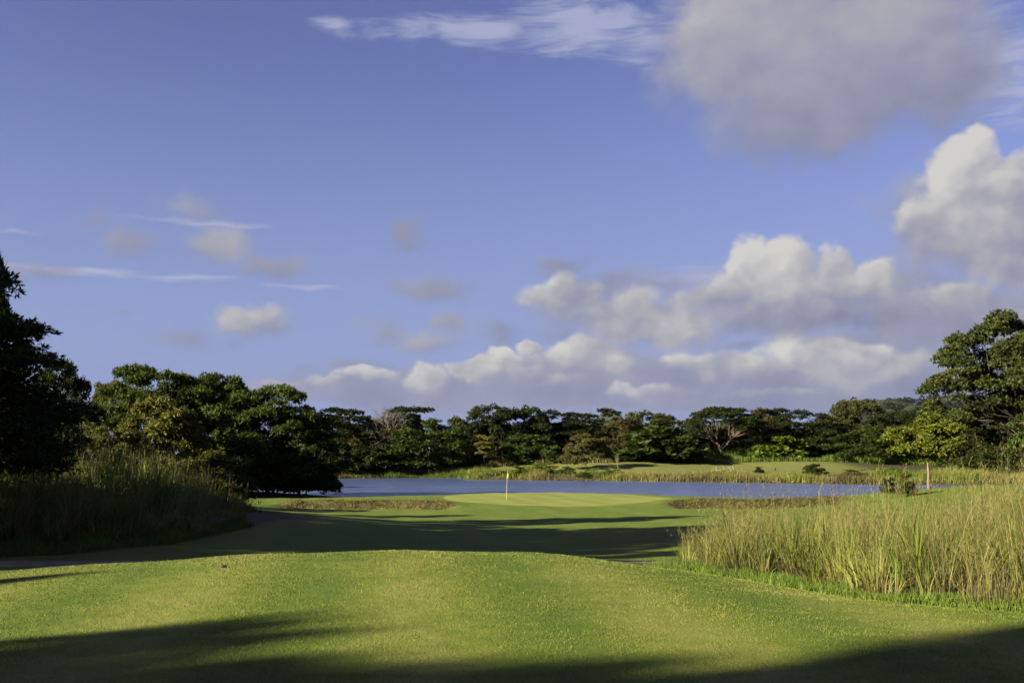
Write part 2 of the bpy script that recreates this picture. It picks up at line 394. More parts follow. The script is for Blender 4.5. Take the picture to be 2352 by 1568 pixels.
def rgf_front(y):        # front edge (least x) of the tall grass on the right
    return np.interp(y, [11.5, 13, 17.5, 24, 30, 36], [7.3, 6.55, 5.35, 4.1, 5.0, 8.5])


def lgf_front(x):        # front edge (least y) of the tall grass on the left
    return np.interp(x, [-26, -17, -13, -10.5, -9.6, -8.5], [30.0, 30.5, 31.3, 33.5, 37, 48])


# zones: rough = brown bunker faces, wild = soil under tall grass and woods, tee = dry tee turf
zr = np.zeros_like(GX)
for (x0, x1, yf0), ph in ((LB, 0.3), (RB, 1.9)):
    yy = GY - yf0 - 0.55 * np.sin(GX * .55 + ph) - 0.25 * np.sin(GX * 1.3 + ph)
    zr = np.maximum(zr, smooth01((GX - x0 + .3) / 1.0) * smooth01((x1 + .3 - GX) / 1.0) * smooth01((yy + 1.0) / .6) * (1 - smooth01((yy - 1.55) / .5)))
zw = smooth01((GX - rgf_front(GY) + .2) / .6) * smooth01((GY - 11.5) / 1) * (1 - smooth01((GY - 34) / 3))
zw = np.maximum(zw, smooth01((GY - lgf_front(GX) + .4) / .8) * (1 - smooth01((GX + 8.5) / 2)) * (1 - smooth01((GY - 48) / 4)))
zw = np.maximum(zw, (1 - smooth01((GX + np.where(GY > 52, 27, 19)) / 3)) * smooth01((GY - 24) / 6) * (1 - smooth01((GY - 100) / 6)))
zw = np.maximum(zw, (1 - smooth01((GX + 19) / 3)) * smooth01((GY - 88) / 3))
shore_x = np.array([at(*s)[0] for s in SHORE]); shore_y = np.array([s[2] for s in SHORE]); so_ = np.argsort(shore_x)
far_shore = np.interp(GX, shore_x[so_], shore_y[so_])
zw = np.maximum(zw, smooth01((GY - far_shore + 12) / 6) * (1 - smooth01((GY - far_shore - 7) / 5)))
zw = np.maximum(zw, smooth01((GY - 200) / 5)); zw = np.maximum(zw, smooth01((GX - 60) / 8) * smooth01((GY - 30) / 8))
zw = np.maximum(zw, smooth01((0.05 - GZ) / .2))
zt = 1 - smooth01((GY - 19) / 5)
zfar = smooth01((GY - 150) / 10)


def turf_color(k, pos, zt=None):
    """mown grass: green blades with dry straw patches, worn spots and faint mowing stripes"""
    x, y, z = k.sep(pos)
    n1 = k.noise(k.v('MULTIPLY', pos, (1, 1, 0)), 0.55, 4, 0.6)
    n2 = k.noise(k.v('MULTIPLY', pos, (1, 1, 0)), 3.2, 4, 0.65)
    n3 = k.noise(k.v('MULTIPLY', pos, (1, 1, 0)), 38, 3, 0.7)
    stripe = k.m('SINE', k.m('ADD', k.m('MULTIPLY', k.m('ADD', x, k.m('MULTIPLY', y, 0.10)), 2.3), k.m('MULTIPLY', n1, 3.0)))
    dry = k.m('ADD', k.m('MULTIPLY_ADD', n1, 0.6, k.m('MULTIPLY', n2, 0.6)), k.m('MULTIPLY', n3, 0.65))
    dry = k.m('ADD', dry, k.m('MULTIPLY', stripe, k.m('MULTIPLY_ADD', zt, 0.13, 0.02)))
    dry = k.rng(dry, 0.58, 1.35)
    return dry, n2, n3


def make_turf():
    m, k = new_mat('mown_turf')
    g = k.n.new('ShaderNodeNewGeometry').outputs['Position']
    tee, rough_, wild, fr = attr(k, 'tee'), attr(k, 'rough'), attr(k, 'wild'), attr(k, 'far_bank')
    dry, n2, n3 = turf_color(k, g, tee)
    c_tee = k.ramp(dry, [(0.0, (.044, .074, .006)), (0.5, (.080, .103, .012)), (1.0, (.132, .130, .032))])
    c_fair = k.ramp(dry, [(0.0, (.040, .066, .006)), (0.5, (.068, .094, .010)), (1.0, (.094, .110, .018))])
    c = k.mix(tee, c_fair, c_tee)
    c_far = k.ramp(dry, [(0.0, (.060, .074, .014)), (0.5, (.092, .099, .024)), (1.0, (.130, .120, .042))])
    c = k.mix(fr, c, c_far)
    straw = k.noise(k.v('MULTIPLY', g, (1, 1, .5)), 9, 4, 0.7)
    c_r = k.ramp(straw, [(0.3, (.026, .024, .009)), (0.5, (.066, .058, .020)), (0.7, (.125, .108, .040))])
    c = k.mix(rough_, c, c_r)
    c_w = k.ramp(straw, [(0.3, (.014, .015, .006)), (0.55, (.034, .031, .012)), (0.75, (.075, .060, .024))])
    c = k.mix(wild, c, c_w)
    h = k.m('ADD', k.m('MULTIPLY', n3, 0.022), k.m('MULTIPLY', n2, 0.03))
    h = k.m('ADD', h, k.m('MULTIPLY', k.m('MULTIPLY', straw, rough_), 0.35))
    nrm = bump(k, h, 0.9, 1.0)
    return finish(m, k, principled(k, c, 0.85, 0.12, nrm))


M = {}
M['turf'] = make_turf()
ground_me = mesh_np('ground', np.stack([GX, GY, GZ], -1).reshape(-1, 3), [quads], M['turf'],
                    dict(tee=zt.ravel(), rough=zr.ravel(), wild=zw.ravel(), far_bank=zfar.ravel()), smooth=True)
obj('ground', ground_me, kind='structure', label='rolling mown golf turf from the tee to the far bank')

# putting green: a smoother, paler sheet laid on the ground
GC, GR = (3.3, 79.6), (9.2, 9.6)


def make_green_mat():
    m, k = new_mat('putting_green_turf')
    g = k.n.new('ShaderNodeNewGeometry').outputs['Position']
    x, y, z = k.sep(g)
    n = k.noise(k.v('MULTIPLY', g, (.35, 1, 0)), .6, 4, .55); n3 = k.noise(g, 30, 2, .6)
    st = k.m('MULTIPLY', k.m('SINE', k.m('MULTIPLY', k.m('ADD', y, k.m('MULTIPLY', x, .12)), 3.6)), .10)
    f = k.m('ADD', k.m('MULTIPLY_ADD', n3, .3, n), st)
    c = k.ramp(f, [(0.35, (.086, .108, .017)), (0.62, (.114, .132, .024)), (0.9, (.138, .148, .034))])
    return finish(m, k, principled(k, c, .8, .15, bump(k, n3, .5, .004)))


M['green'] = make_green_mat()
na, nr = 96, 28
ang = np.linspace(0, 2 * np.pi, na, endpoint=False)
wob = 1 + .035 * np.sin(3 * ang + .6) + .02 * np.sin(5 * ang + 2)
V = [(GC[0], GC[1])]
for i in range(1, nr + 1):
    f = i / nr; V += list(zip(GC[0] + GR[0] * f * wob * np.cos(ang), GC[1] + GR[1] * f * wob * np.sin(ang)))
V = np.array(V); Vz = height(V[:, 0], V[:, 1]) + .016; Vz[-na:] -= .03
T = np.array([(0, 1 + j, 1 + (j + 1) % na) for j in range(na)])
Qd = np.array([(1 + i * na + j, 1 + (i + 1) * na + j, 1 + (i + 1) * na + (j + 1) % na, 1 + i * na + (j + 1) % na) for i in range(nr - 1) for j in range(na)])
obj('putting_green', mesh_np('putting_green', np.column_stack([V, Vz]), [T, Qd], M['green'], smooth=True), kind='structure', label='pale close-mown putting green around the flagstick')

# cart path: runs behind the tee mound from the left edge to the tall grass
def make_path_mat():
    m, k = new_mat('cart_path_concrete')
    g = k.n.new('ShaderNodeNewGeometry').outputs['Position']
    n = k.noise(g, 2.2, 5, .65); n2 = k.noise(g, 60, 2, .6)
    c = k.ramp(n, [(.3, (.085, .066, .048)), (.55, (.16, .128, .095)), (.8, (.23, .19, .145))])
    return finish(m, k, principled(k, c, .95, .05, bump(k, n2, .4, .004)))


M['path'] = make_path_mat()
pc = np.array([(-44, 22.5), (-30, 25.2), (-20, 26.3), (-12, 26.7), (-5, 27.4), (1, 28.3), (6, 29.6), (12, 31.8), (20, 36)])
tt = np.linspace(0, 1, 120); tk = np.linspace(0, 1, len(pc))
px_ = np.interp(tt, tk, pc[:, 0]); py_ = np.interp(tt, tk, pc[:, 1])
ker = np.ones(9) / 9
py_[4:-4] = np.convolve(py_, ker, 'valid'); px_[4:-4] = np.convolve(px_, ker, 'valid')
W = 1.15; PV = []
for x_, y_ in zip(px_, py_):
    for s_ in np.linspace(-1, 1, 7): PV.append((x_, y_ + s_ * W))
PV = np.array(PV); zc = height(PV[:, 0], PV[:, 1]) + np.tile([-.05, .035, .045, .05, .045, .035, -.05], len(px_))
pi_ = np.arange(len(PV)).reshape(-1, 7)
PQ = np.stack([pi_[:-1, :-1], pi_[1:, :-1], pi_[1:, 1:], pi_[:-1, 1:]], -1).reshape(-1, 4)
obj('cart_path', mesh_np('cart_path', np.column_stack([PV, zc]), [PQ], M['path'], smooth=True), kind='structure', label='narrow grey cart path passing behind the tee mound')


# pond water
def make_water():
    m, k = new_mat('pond_water')
    g = k.n.new('ShaderNodeNewGeometry').outputs['Position']
    p = k.v('MULTIPLY', g, (.45, 1, 0))
    a = k.v('SUBTRACT', k.noise(p, 1.3, 3, .6, color=True), (.5, .5, .5)); b = k.v('SUBTRACT', k.noise(k.v('MULTIPLY', g, (.12, 1, 0)), .35, 3, .6, color=True), (.5, .5, .5))
    calm = k.noise(k.v('MULTIPLY', g, (.25, 1, 0)), .10, 3, .5)
    v = k.v('ADD', k.vs(a, .46), k.vs(b, .24))                     # wind ripples tilt the surface
    v = k.vs(v, k.rng(calm, .35, .65, .45, 1.45))
    n = k.v('NORMALIZE', k.v('MULTIPLY_ADD', v, (1, 1, 0), (0, 0, 1)))
    return finish(m, k, principled(k, (.040, .056, .122, 1), .27, .5, n, IOR=1.33))


M['water'] = make_water()
wx = np.linspace(-75, 125, 41); wy = np.linspace(90, 190, 31); WX, WY = np.meshgrid(wx, wy); wi = np.arange(WX.size).reshape(WX.shape)
WQ = np.stack([wi[:-1, :-1], wi[:-1, 1:], wi[1:, 1:], wi[1:, :-1]], -1).reshape(-1, 4)
obj('pond_water', mesh_np('pond_water', np.stack([WX, WY, np.zeros_like(WX)], -1).reshape(-1, 3), [WQ], M['water'], smooth=True), kind='structure', label='blue rippled pond between the green and the far bank')

# ---------------------------------------------------------------- foliage materials
def make_leaf(name, trans=0.28, rough=.55):
    """leaf colour comes from the object's own colour, varied leaf by leaf and clump by clump"""
    m, k = new_mat(name)
    oi = k.n.new('ShaderNodeObjectInfo')
    v = attr(k, 'tone'); h = attr(k, 'warm')
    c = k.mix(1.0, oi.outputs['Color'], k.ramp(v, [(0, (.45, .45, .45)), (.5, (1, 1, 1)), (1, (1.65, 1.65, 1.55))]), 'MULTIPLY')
    c = k.mix(k.rng(h, .55, 1.0, 0, .75), c, k.mix(1.0, c, (1.5, 1.1, .7, 1), 'MULTIPLY'))
    p = principled(k, c, rough, .10)
    t = k.n.new('ShaderNodeBsdfTranslucent'); k._in(t.inputs[0], k.mix(1.0, c, (1.15, 1.25, .6, 1), 'MULTIPLY'))
    mx = k.n.new('ShaderNodeMixShader'); mx.inputs[0].default_value = trans
    k.l.new(p, mx.inputs[1]); k.l.new(t.outputs[0], mx.inputs[2])
    return finish(m, k, mx.outputs[0])


def make_bark(name, dark, light):
    m, k = new_mat(name)
    g = k.n.new('ShaderNodeTexCoord').outputs['Object']
    n = k.noise(k.v('MULTIPLY', g, (1, 1, .25)), 6, 5, .65)
    c = k.ramp(n, [(.3, dark), (.7, light)])
    return finish(m, k, principled(k, c, .9, .1, bump(k, n, .6, .03)))


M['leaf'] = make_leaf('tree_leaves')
M['bark'] = make_bark('grey_bark', (.020, .017, .012), (.070, .060, .046))
M['pale_bark'] = make_bark('pale_bark', (.075, .060, .040), (.155, .125, .085))
M['tan_bark'] = make_bark('tan_bark', (.06, .048, .034), (.15, .12, .088))
M['twig'] = make_bark('bare_twigs', (.075, .066, .052), (.14, .123, .098))


# ---------------------------------------------------------------- tree generator
def unit(v): return v / (np.linalg.norm(v, axis=-1, keepdims=True) + 1e-9)


def tubes(segs, sides=6):
    """segs: (p0, r0, p1, r1)"""
    V, F = [], []; a = np.linspace(0, 2 * np.pi, sides, endpoint=False)
    for p0, r0, p1, r1 in segs:
        p0, p1 = np.array(p0, float), np.array(p1, float); d = unit(p1 - p0)
        u = unit(np.cross(d, [0.3, 0.9, 0.1] if abs(d[1]) < .8 else [1., 0, 0])); w = np.cross(d, u)
        ring = np.cos(a)[:, None] * u + np.sin(a)[:, None] * w
        b = len(V) * sides * 2
        V.append(np.concatenate([p0 + ring * r0, p1 + ring * r1])); j = np.arange(sides); jn = (j + 1) % sides
        F.append(np.stack([b + j, b + jn, b + sides + jn, b + sides + j], 1))
    return np.concatenate(V), np.concatenate(F)


def leaf_mesh(name, anchors, axes, per, L, w, r, droop=.25, tone=None, warm=None, mat=None, spread=1.1):
    """sprays of leaflets: `per` diamond leaflets fan out from every anchor around its axis"""
    n = len(anchors)
    A = np.repeat(anchors, per, 0); N = np.repeat(unit(axes), per, 0)
    m = len(A)
    R = unit(np.cross(N, r.normal(size=(m, 3)))); tilt = r.uniform(.05, spread, (m, 1))
    D = unit(R + N * np.tan(np.clip(1.2 - tilt, -.4, 1.2))); D[:, 2] -= droop * r.uniform(.2, 1, m); D = unit(D)
    ll = (L * r.uniform(.6, 1.25, (m, 1))); S = unit(np.cross(D, N + .5 * r.normal(size=(m, 3)))); ww = w * r.uniform(.7, 1.2, (m, 1))
    B = A + D * ll * .08
    up = unit(np.cross(S, D))
    V = np.stack([B, B + D * ll * .45 + S * ww * .5 + up * ww * .12, B + D * ll, B + D * ll * .45 - S * ww * .5 + up * ww * .12], 1).reshape(-1, 3)
    Fq = np.arange(m * 4).reshape(-1, 4)
    tn = np.repeat(tone if tone is not None else r.uniform(.25, .75, n), per) + r.normal(0, .13, m)
    wm = np.repeat(warm if warm is not None else r.uniform(0, .6, n), per) + r.normal(0, .10, m)
    return mesh_np(name, V, [Fq], mat or M['leaf'], dict(tone=np.clip(tn, 0, 1), warm=np.clip(wm, 0, 1)))


def crown_points(r, clusters, n):
    """anchor points in the shells of the leaf clusters"""
    C = np.array([c[0] for c in clusters]); Rr = np.array([c[1] for c in clusters])
    wgt = (Rr[:, 0] * Rr[:, 1]) ** 1.0; wgt = wgt / wgt.sum()
    ci = r.choice(len(C), n, p=wgt); d = unit(r.normal(size=(n, 3)))
    d[:, 2] = np.where(d[:, 2] < -.25, -d[:, 2] * .6, d[:, 2])
    rad = r.uniform(.15, 1, (n, 1)) ** .45
    P = C[ci] + d * Rr[ci] * rad
    ax = unit(d / Rr[ci] * Rr[ci].mean() + np.array([0, 0, .55]) + .45 * r.normal(size=(n, 3)))
    ctone = r.uniform(.3, .72, len(C)); cwarm = r.uniform(0, .7, len(C)) ** 1.3
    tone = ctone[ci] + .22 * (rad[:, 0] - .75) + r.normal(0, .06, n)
    return P, ax, np.clip(tone, 0, 1), np.clip(cwarm[ci] + r.normal(0, .12, n), 0, 1)


def grow(name, seed, style='round', H=10., R=5., base=.25, ncl=26, cr=1.5, flat=.7, nspray=3000, per=6, L=.45, w=.2, droop=.25, trunk_r=.22, bark='bark', fork=.3, lean=0.):
    """one tree of height H and crown radius R: returns (trunk mesh, crown mesh)"""
    r = np.random.RandomState(seed); cl = []
    zb = H * base; tries = 0
    sectors = r.uniform(0, 2 * np.pi); lop = 1 + .22 * np.cos(np.linspace(0, 2 * np.pi, 37) * 2 + sectors) + .16 * np.cos(np.linspace(0, 2 * np.pi, 37) * 3 + 2 * sectors)
    while len(cl) < ncl and tries < 4000:
        tries += 1
        az = r.uniform(0, 2 * np.pi); q = r.uniform(0, 1) ** .5
        lp = np.interp(az, np.linspace(0, 2 * np.pi, 37), lop)
        rho = q * (R - cr * .6) * lp
        if style == 'umbrella':           # flat tiers on spreading limbs
            top = H - cr * flat - (H - zb) * .52 * (q ** 2.2)
            z = top - (r.uniform(0, 1) ** 2.0) * (H - zb) * .38
        elif style == 'dome':
            top = zb + (H - zb - cr * flat) * math.sqrt(max(0.02, 1 - (q * .96) ** 2)); z = top - (r.uniform(0, 1) ** 1.7) * (top - zb) * .8
        elif style == 'bush':
            top = (H - cr * flat) * math.sqrt(max(.05, 1 - (q * .97) ** 2.4)); z = r.uniform(cr * .5, max(top, cr * .6))
        else:
            zc = (H + zb) / 2; hh = (H - zb) / 2 - cr * flat * .5; ph = math.acos(r.uniform(-1, 1)); s = r.uniform(.35, 1) ** .5
            z = zc + hh * math.cos(ph) * s; rho = (R - cr * .6) * lp * math.sin(ph) * s
        c = np.array([rho * math.cos(az) + lean * z, rho * math.sin(az), z])
        k_ = r.uniform(.65, 1.3)
        if any(np.linalg.norm((c - o[0]) * [1, 1, 1.5]) < cr * .62 for o in cl): continue
        cl.append((c, np.array([cr * k_, cr * k_ * r.uniform(.8, 1.2), cr * k_ * flat])))
    P, ax, tone, warm = crown_points(r, cl, nspray)
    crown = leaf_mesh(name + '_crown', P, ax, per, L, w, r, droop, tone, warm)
    segs = []; fz = H * fork
    p = np.array([0, 0, -.4]); steps = 4
    pts = [p] + [np.array([lean * fz * i / steps + r.normal(0, .012 * H * .2), r.normal(0, .012 * H * .2), fz * i / steps]) for i in range(1, steps + 1)]
    for i in range(steps): segs.append((pts[i], trunk_r * (1.25 if i == 0 else 1 - .12 * i), pts[i + 1], trunk_r * (1 - .12 * (i + 1))))
    nl = max(4, min(7, ncl // 4)); order = sorted(cl, key=lambda c: math.atan2(c[0][1], c[0][0]))
    for i in range(nl):
        grp = order[i * len(order) // nl:(i + 1) * len(order) // nl]
        if not grp: continue
        mid = np.mean([g[0] for g in grp], 0); hub = pts[-1] * .5 + mid * .5 + np.array([0, 0, -.06 * H * 0])
        hub[2] = max(hub[2] - .05 * H, pts[-1][2] * .9); r1 = trunk_r * .5
        k1 = pts[-1] * .6 + hub * .4 + r.normal(0, .12, 3)
        segs.append((pts[-1], trunk_r * .36, k1, r1 * .6)); segs.append((k1, r1 * .6, hub, r1 * .42))
        for c, rr in grp:
            m1 = hub * .45 + c * .55 + r.normal(0, .10 * cr, 3) + np.array([0, 0, -.12 * cr])
            e = c + np.array([0, 0, rr[2] * .3])
            segs.append((hub, r1 * .34, m1, r1 * .2)); segs.append((m1, r1 * .2, e, r1 * .05))
    TV, TF = tubes(segs)
    trunk = mesh_np(name + '_trunk', TV, [TF], M[bark], smooth=True)
    top = np.percentile(P[:, 2], 99.6); rx = np.percentile(np.abs(P[:, 0]), 98)
    return dict(trunk=trunk, crown=crown, H=top, R=rx)


KIND = {}
# left shore trees, seen from about 90 m
KIND['feathery_a'] = grow('feathery_a', 11, 'umbrella', 10, 6.2, .22, 92, 1.0, .55, 7200, 6, .33, .118, .45, .24, fork=.25)
KIND['feathery_b'] = grow('feathery_b', 12, 'umbrella', 10, 6.4, .20, 92, 1.0, .55, 7200, 6, .33, .118, .45, .24, fork=.25)
KIND['feathery_c'] = grow('feathery_c', 13, 'dome', 10, 6.0, .12, 92, 1.0, .6, 7200, 6, .33, .118, .45, .24, fork=.25)
KIND['low_bush'] = grow('low_bush', 14, 'bush', 6, 4.2, .0, 44, 1.05, .75, 4200, 6, .35, .13, .5, .12, fork=.15)
KIND['olive_shrub'] = grow('olive_shrub', 15, 'dome', 8, 4.6, .06, 46, 1.0, .85, 4800, 6, .29, .135, .3, .12, fork=.12)
KIND['shade_tree'] = grow('shade_tree', 16, 'dome', 16, 6.0, .20, 48, 1.7, .7, 5200, 6, .50, .24, .35, .3, fork=.25)
KIND['edge_tree'] = grow('edge_tree', 17, 'dome', 14, 6.6, .06, 130, 1.15, .7, 15000, 6, .29, .10, .5, .3, fork=.2)
# far wood, seen from about 200 m
KIND['wood_dome'] = grow('wood_dome', 21, 'dome', 11, 5.2, .04, 50, 1.25, .75, 3400, 6, .42, .19, .3, .2, fork=.25)
KIND['wood_round'] = grow('wood_round', 22, 'round', 10, 4.8, .02, 54, 1.15, .8, 3400, 6, .40, .19, .3, .2, fork=.2)
KIND['wood_tier'] = grow('wood_tier', 23, 'umbrella', 11, 6.2, .14, 56, 1.3, .42, 3200, 6, .40, .17, .3, .22, fork=.3)
KIND['wood_tier_b'] = grow('wood_tier_b', 24, 'umbrella', 11, 6.0, .10, 52, 1.4, .45, 3200, 6, .40, .17, .3, .22, fork=.3)
KIND['wood_bush'] = grow('wood_bush', 25, 'bush', 6, 4.0, 0, 40, 1.0, .8, 2400, 6, .36, .17, .3, .12, fork=.15)
KIND['wood_thin'] = grow('wood_thin', 26, 'dome', 11, 4.2, .25, 15, 1.1, .55, 520, 6, .48, .20, .3, .14, fork=.35)
KIND['big_leaf'] = grow('big_leaf', 27, 'dome', 7, 4.2, .05, 26, 1.05, .5, 720, 5, .85, .52, .35, .15, fork=.2)
KIND['pale_trunk'] = grow('pale_trunk', 28, 'umbrella', 12.5, 8.6, .40, 74, 1.5, .40, 5200, 6, .40, .17, .3, .26, bark='pale_bark', fork=.2)
# right side
KIND['grand'] = grow('grand', 31, 'dome', 24, 12.5, .20, 160, 1.75, .75, 18500, 6, .50, .24, .3, .5, fork=.2)
KIND['lone'] = grow('lone', 35, 'round', 5.6, 2.35, .30, 62, .52, .8, 4800, 6, .24, .13, .8, .12, bark='tan_bark', fork=.40)
KIND['tangle'] = grow('tangle', 34, 'bush', 9, 5.5, 0, 50, 1.25, .8, 3200, 6, .42, .22, .3, .15, fork=.15)


def plant(name, kind, x, y, H, Rx, color, rot, label, cat='tree', group=None, sink=.0, twig=None):
    k_ = KIND[kind]; e = bpy.data.objects.new(name, None); col.objects.link(e)
    e.location = (x, y, hgt(x, y) - sink); e.rotation_euler = (0, 0, rot)
    s = H / k_['H']; sx = Rx / k_['R']; e.scale = (sx, sx, s); e.empty_display_size = .5
    e['label'] = label; e['category'] = cat
    if group: e['group'] = group
    obj('trunk', k_['trunk'], e)
    c = obj('crown', k_['crown'], e); c.color = (*color, 1)
    return e


def plant_px(name, kind, cx, top, width, Y, color, rot, label, cat='tree', group=None):
    """crown centre, top and width as seen in the photograph, at distance Y"""
    x = at(cx, 1000, Y)[0]; zt_ = at(cx, top, Y)[2]; g = hgt(x, Y)
    return plant(name, kind, x, Y, zt_ - g, width / 2 / FPX * Y * 1.02, color, rot, label, cat, group)


DARK, MID, OLIVE, BROWN, LIME, FRESH, YEL = (.017, .025, .005), (.030, .043, .007), (.042, .047, .010), (.050, .044, .014), (.062, .086, .010), (.036, .058, .009), (.078, .076, .015)

# --- left: the edge tree, its neighbour, and the shore clump
plant_px('tree', 'edge_tree', -215, 590, 660, 34, DARK, .4, 'tall dark tree cut off by the left edge of the picture', group='trees on the left')
plant_px('tree', 'feathery_c', 125, 838, 190, 50, DARK, 1.3, 'small dark feathery tree just right of the tall tree at the left edge', group='trees on the left')
plant_px('tree', 'feathery_c', 30, 900, 260, 56, DARK, 2.6, 'dark low tree behind the tall tree at the left edge', group='trees on the left')
plant_px('tree', 'feathery_b', -165, 470, 372, 40, DARK, 4.6, 'tree whose leafy branch tips just enter at the left edge', group='trees on the left')
plant_px('tree', 'feathery_a', 345, 846, 290, 92, MID, .2, 'highest feathery tree of the shore clump, crown flat and deep green', group='trees of the left shore clump')
plant_px('tree', 'feathery_b', 500, 866, 270, 95, MID, 2.2, 'feathery green tree in the middle of the left shore clump', group='trees of the left shore clump')
plant_px('tree', 'feathery_a', 618, 888, 255, 93, MID, 4.1, 'feathery green tree sloping down towards the pond', group='trees of the left shore clump')
plant_px('tree', 'feathery_c', 690, 938, 190, 94, DARK, 5.3, 'dark tree at the pond end of the left shore clump', group='trees of the left shore clump')
plant_px('tree', 'feathery_b', 250, 880, 160, 96, OLIVE, 3.3, 'olive green tree at the left end of the shore clump', group='trees of the left shore clump')
plant_px('shrub', 'olive_shrub', 372, 918, 240, 82, (.058, .058, .012), .9, 'yellow-brown leafy shrub lit by the sun in front of the shore clump', 'shrub')
plant_px('shrub', 'olive_shrub', 255, 985, 200, 78, (.048, .052, .011), 2.9, 'olive shrub low between the dark tree and the yellow-brown shrub', 'shrub')
plant_px('bush', 'low_bush', 520, 985, 200, 87, MID, .5, 'dark green bush under the middle of the left shore clump', 'bush')
plant_px('bush', 'low_bush', 632, 1000, 200, 89, DARK, 1.9, 'dark bush filling the foot of the shore clump beside the mown grass', 'bush')
plant_px('bush', 'low_bush', 706, 1030, 135, 91, DARK, 3.7, 'dark bush with branches hanging low over the pond edge', 'bush')
plant_px('bush', 'low_bush', 430, 1040, 190, 80, OLIVE, 5.1, 'small olive bush behind the tall shaded grass', 'bush')

plant_px('shrub', 'low_bush', 478, 1082, 170, 47, DARK, .8, 'dark shrub rising at the right end of the shaded tall grass', 'shrub')
plant_px('shrub', 'low_bush', 310, 1040, 210, 48, DARK, 2.1, 'wide dark shrub behind the middle of the shaded tall grass', 'shrub')

# --- trees that stand outside the picture to the left and shade the tee and the fairway
SHADE = [('feathery_b', -37, 9.6, 14.2, 2.5), ('feathery_a', -38, 7.4, 15.7, 2.4), ('feathery_c', -42, 4.4, 24.0, 3.0), ('feathery_b', -36, 5.6, 16.6, 1.9), ('feathery_c', -37, 1.0, 20.0, 4.2), ('shade_tree', -39, -4, 19, 5.5), ('feathery_a', -35, 16.0, 11.4, 1.7),
         ('feathery_b', -33, 23.4, 14.0, 2.4), ('feathery_c', -34, 27.0, 15.0, 3.2), ('feathery_b', -35, 30.5, 17.5, 4.0), ('feathery_c', -30, 33.8, 17.5, 4.2), ('feathery_a', -34, 36.8, 18.0, 3.8)]
for i, (kd, x, c_, H, R) in enumerate(SHADE):          # c_: place across the direction of the sunlight
    y = (c_ + .485 * x) / .875
    plant('tree', kd, x, y, H, R, MID, i * 1.7, 'tree beyond the left edge whose shadow falls across the turf', group='trees beyond the left edge')

# --- far wood: (kind, centre, top, width, distance, colour, label)
WOOD = [
    ('wood_tier', 792, 940, 130, 196, DARK, 'dark flat-topped tree above the left end of the pond'),
    ('wood_round', 868, 968, 150, 198, BROWN, 'brownish tree under the bare whitish twigs'),
    ('wood_tier', 945, 936, 130, 204, DARK, 'dark tiered tree just right of the bare whitish tree'),
    ('wood_round', 984, 966, 146, 189, (.031, .050, .008), 'rounded fresh green tree standing at the water left of the flag'),
    ('wood_bush', 850, 1022, 150, 187, MID, 'low green bushy tree at the water left of the rounded tree'),
    ('wood_bush', 795, 1010, 110, 184, OLIVE, 'olive bushy tree next to the left shore clump across the water'),
    ('wood_dome', 1062, 962, 110, 206, OLIVE, 'olive tree behind the gap right of the rounded tree'),
    ('wood_round', 1090, 948, 90, 212, BROWN, 'tawny treetop at the left shoulder of the tall dark tree'),
    ('wood_dome', 1140, 934, 150, 202, DARK, 'tall dark domed tree above and left of the flag'),
    ('wood_dome', 1215, 940, 130, 207, DARK, 'dark domed tree right above the flag'),
    ('wood_bush', 1215, 1000, 130, 194, FRESH, 'low rounded green tree behind the flag'),
    ('wood_thin', 1112, 1000, 80, 189, YEL, 'thin yellowish tree at the bank left of the flag'),
    ('wood_tier_b', 1275, 944, 130, 209, DARK, 'dark tiered tree between the flag and the bank shrub'),
    ('wood_tier', 1335, 950, 120, 210, DARK, 'dark tree with sprigs on top above the bank shrub'),
    ('wood_thin', 1400, 940, 80, 225, DARK, 'thin airy treetop in front of the far blue hill'),
    ('wood_dome', 1425, 964, 120, 204, BROWN, 'olive-brown tree below the airy treetop'),
    ('wood_dome', 1500, 948, 150, 210, OLIVE, 'broad olive domed tree left of the pale-trunked tree'),
    ('big_leaf', 1500, 985, 140, 198, MID, 'large-leaved tree with bright top leaves left of the pale trunk'),
    ('big_leaf', 1555, 1000, 90, 197, MID, 'smaller large-leaved tree close to the pale-trunked tree'),
    ('wood_bush', 1440, 1030, 90, 199, FRESH, 'low green bush behind the bank shrub'),
    ('wood_round', 1590, 968, 110, 214, DARK, 'dark tree behind the left side of the pale-trunked tree'),
    ('wood_round', 1735, 942, 110, 216, BROWN, 'brownish treetop right of the pale-trunked tree'),
    ('wood_tier', 1775, 940, 90, 222, DARK, 'small dark flat treetop right of the brownish treetop'),
    ('big_leaf', 1792, 1000, 96, 203, LIME, 'bright lime large-leaved tree at the edge of the far fairway'),
    ('wood_round', 1740, 1000, 110, 209, DARK, 'shaded dark tree just left of the lime tree'),
    ('wood_tier_b', 1850, 944, 170, 213, DARK, 'wide dark tiered tree above the lime tree'),
    ('wood_dome', 1962, 921, 130, 240, OLIVE, 'high domed treetop standing above the wood on the right'),
    ('wood_round', 1905, 955, 130, 222, BROWN, 'brown-olive tree below the high domed treetop'),
    ('wood_dome', 1985, 985, 170, 203, (.032, .048, .007), 'bright green spreading tree left of the lone trunk tree'),
    ('wood_bush', 1890, 1005, 90, 206, MID, 'mid green bushy tree right of the lime tree'),
    ('wood_dome', 2055, 948, 130, 215, DARK, 'olive tree behind the lone trunk tree'),
    ('wood_dome', 2120, 936, 140, 212, DARK, 'green treetop above the lone trunk tree'),
    ('wood_thin', 2165, 950, 110, 205, OLIVE, 'sparse brown tree between the lone tree and the big tree'),
    ('wood_round', 2185, 985, 130, 190, DARK, 'dark tree behind the right side of the lone trunk tree'),
    ('wood_dome', 1655, 975, 120, 222, OLIVE, 'olive tree seen behind the pale trunk'),
]
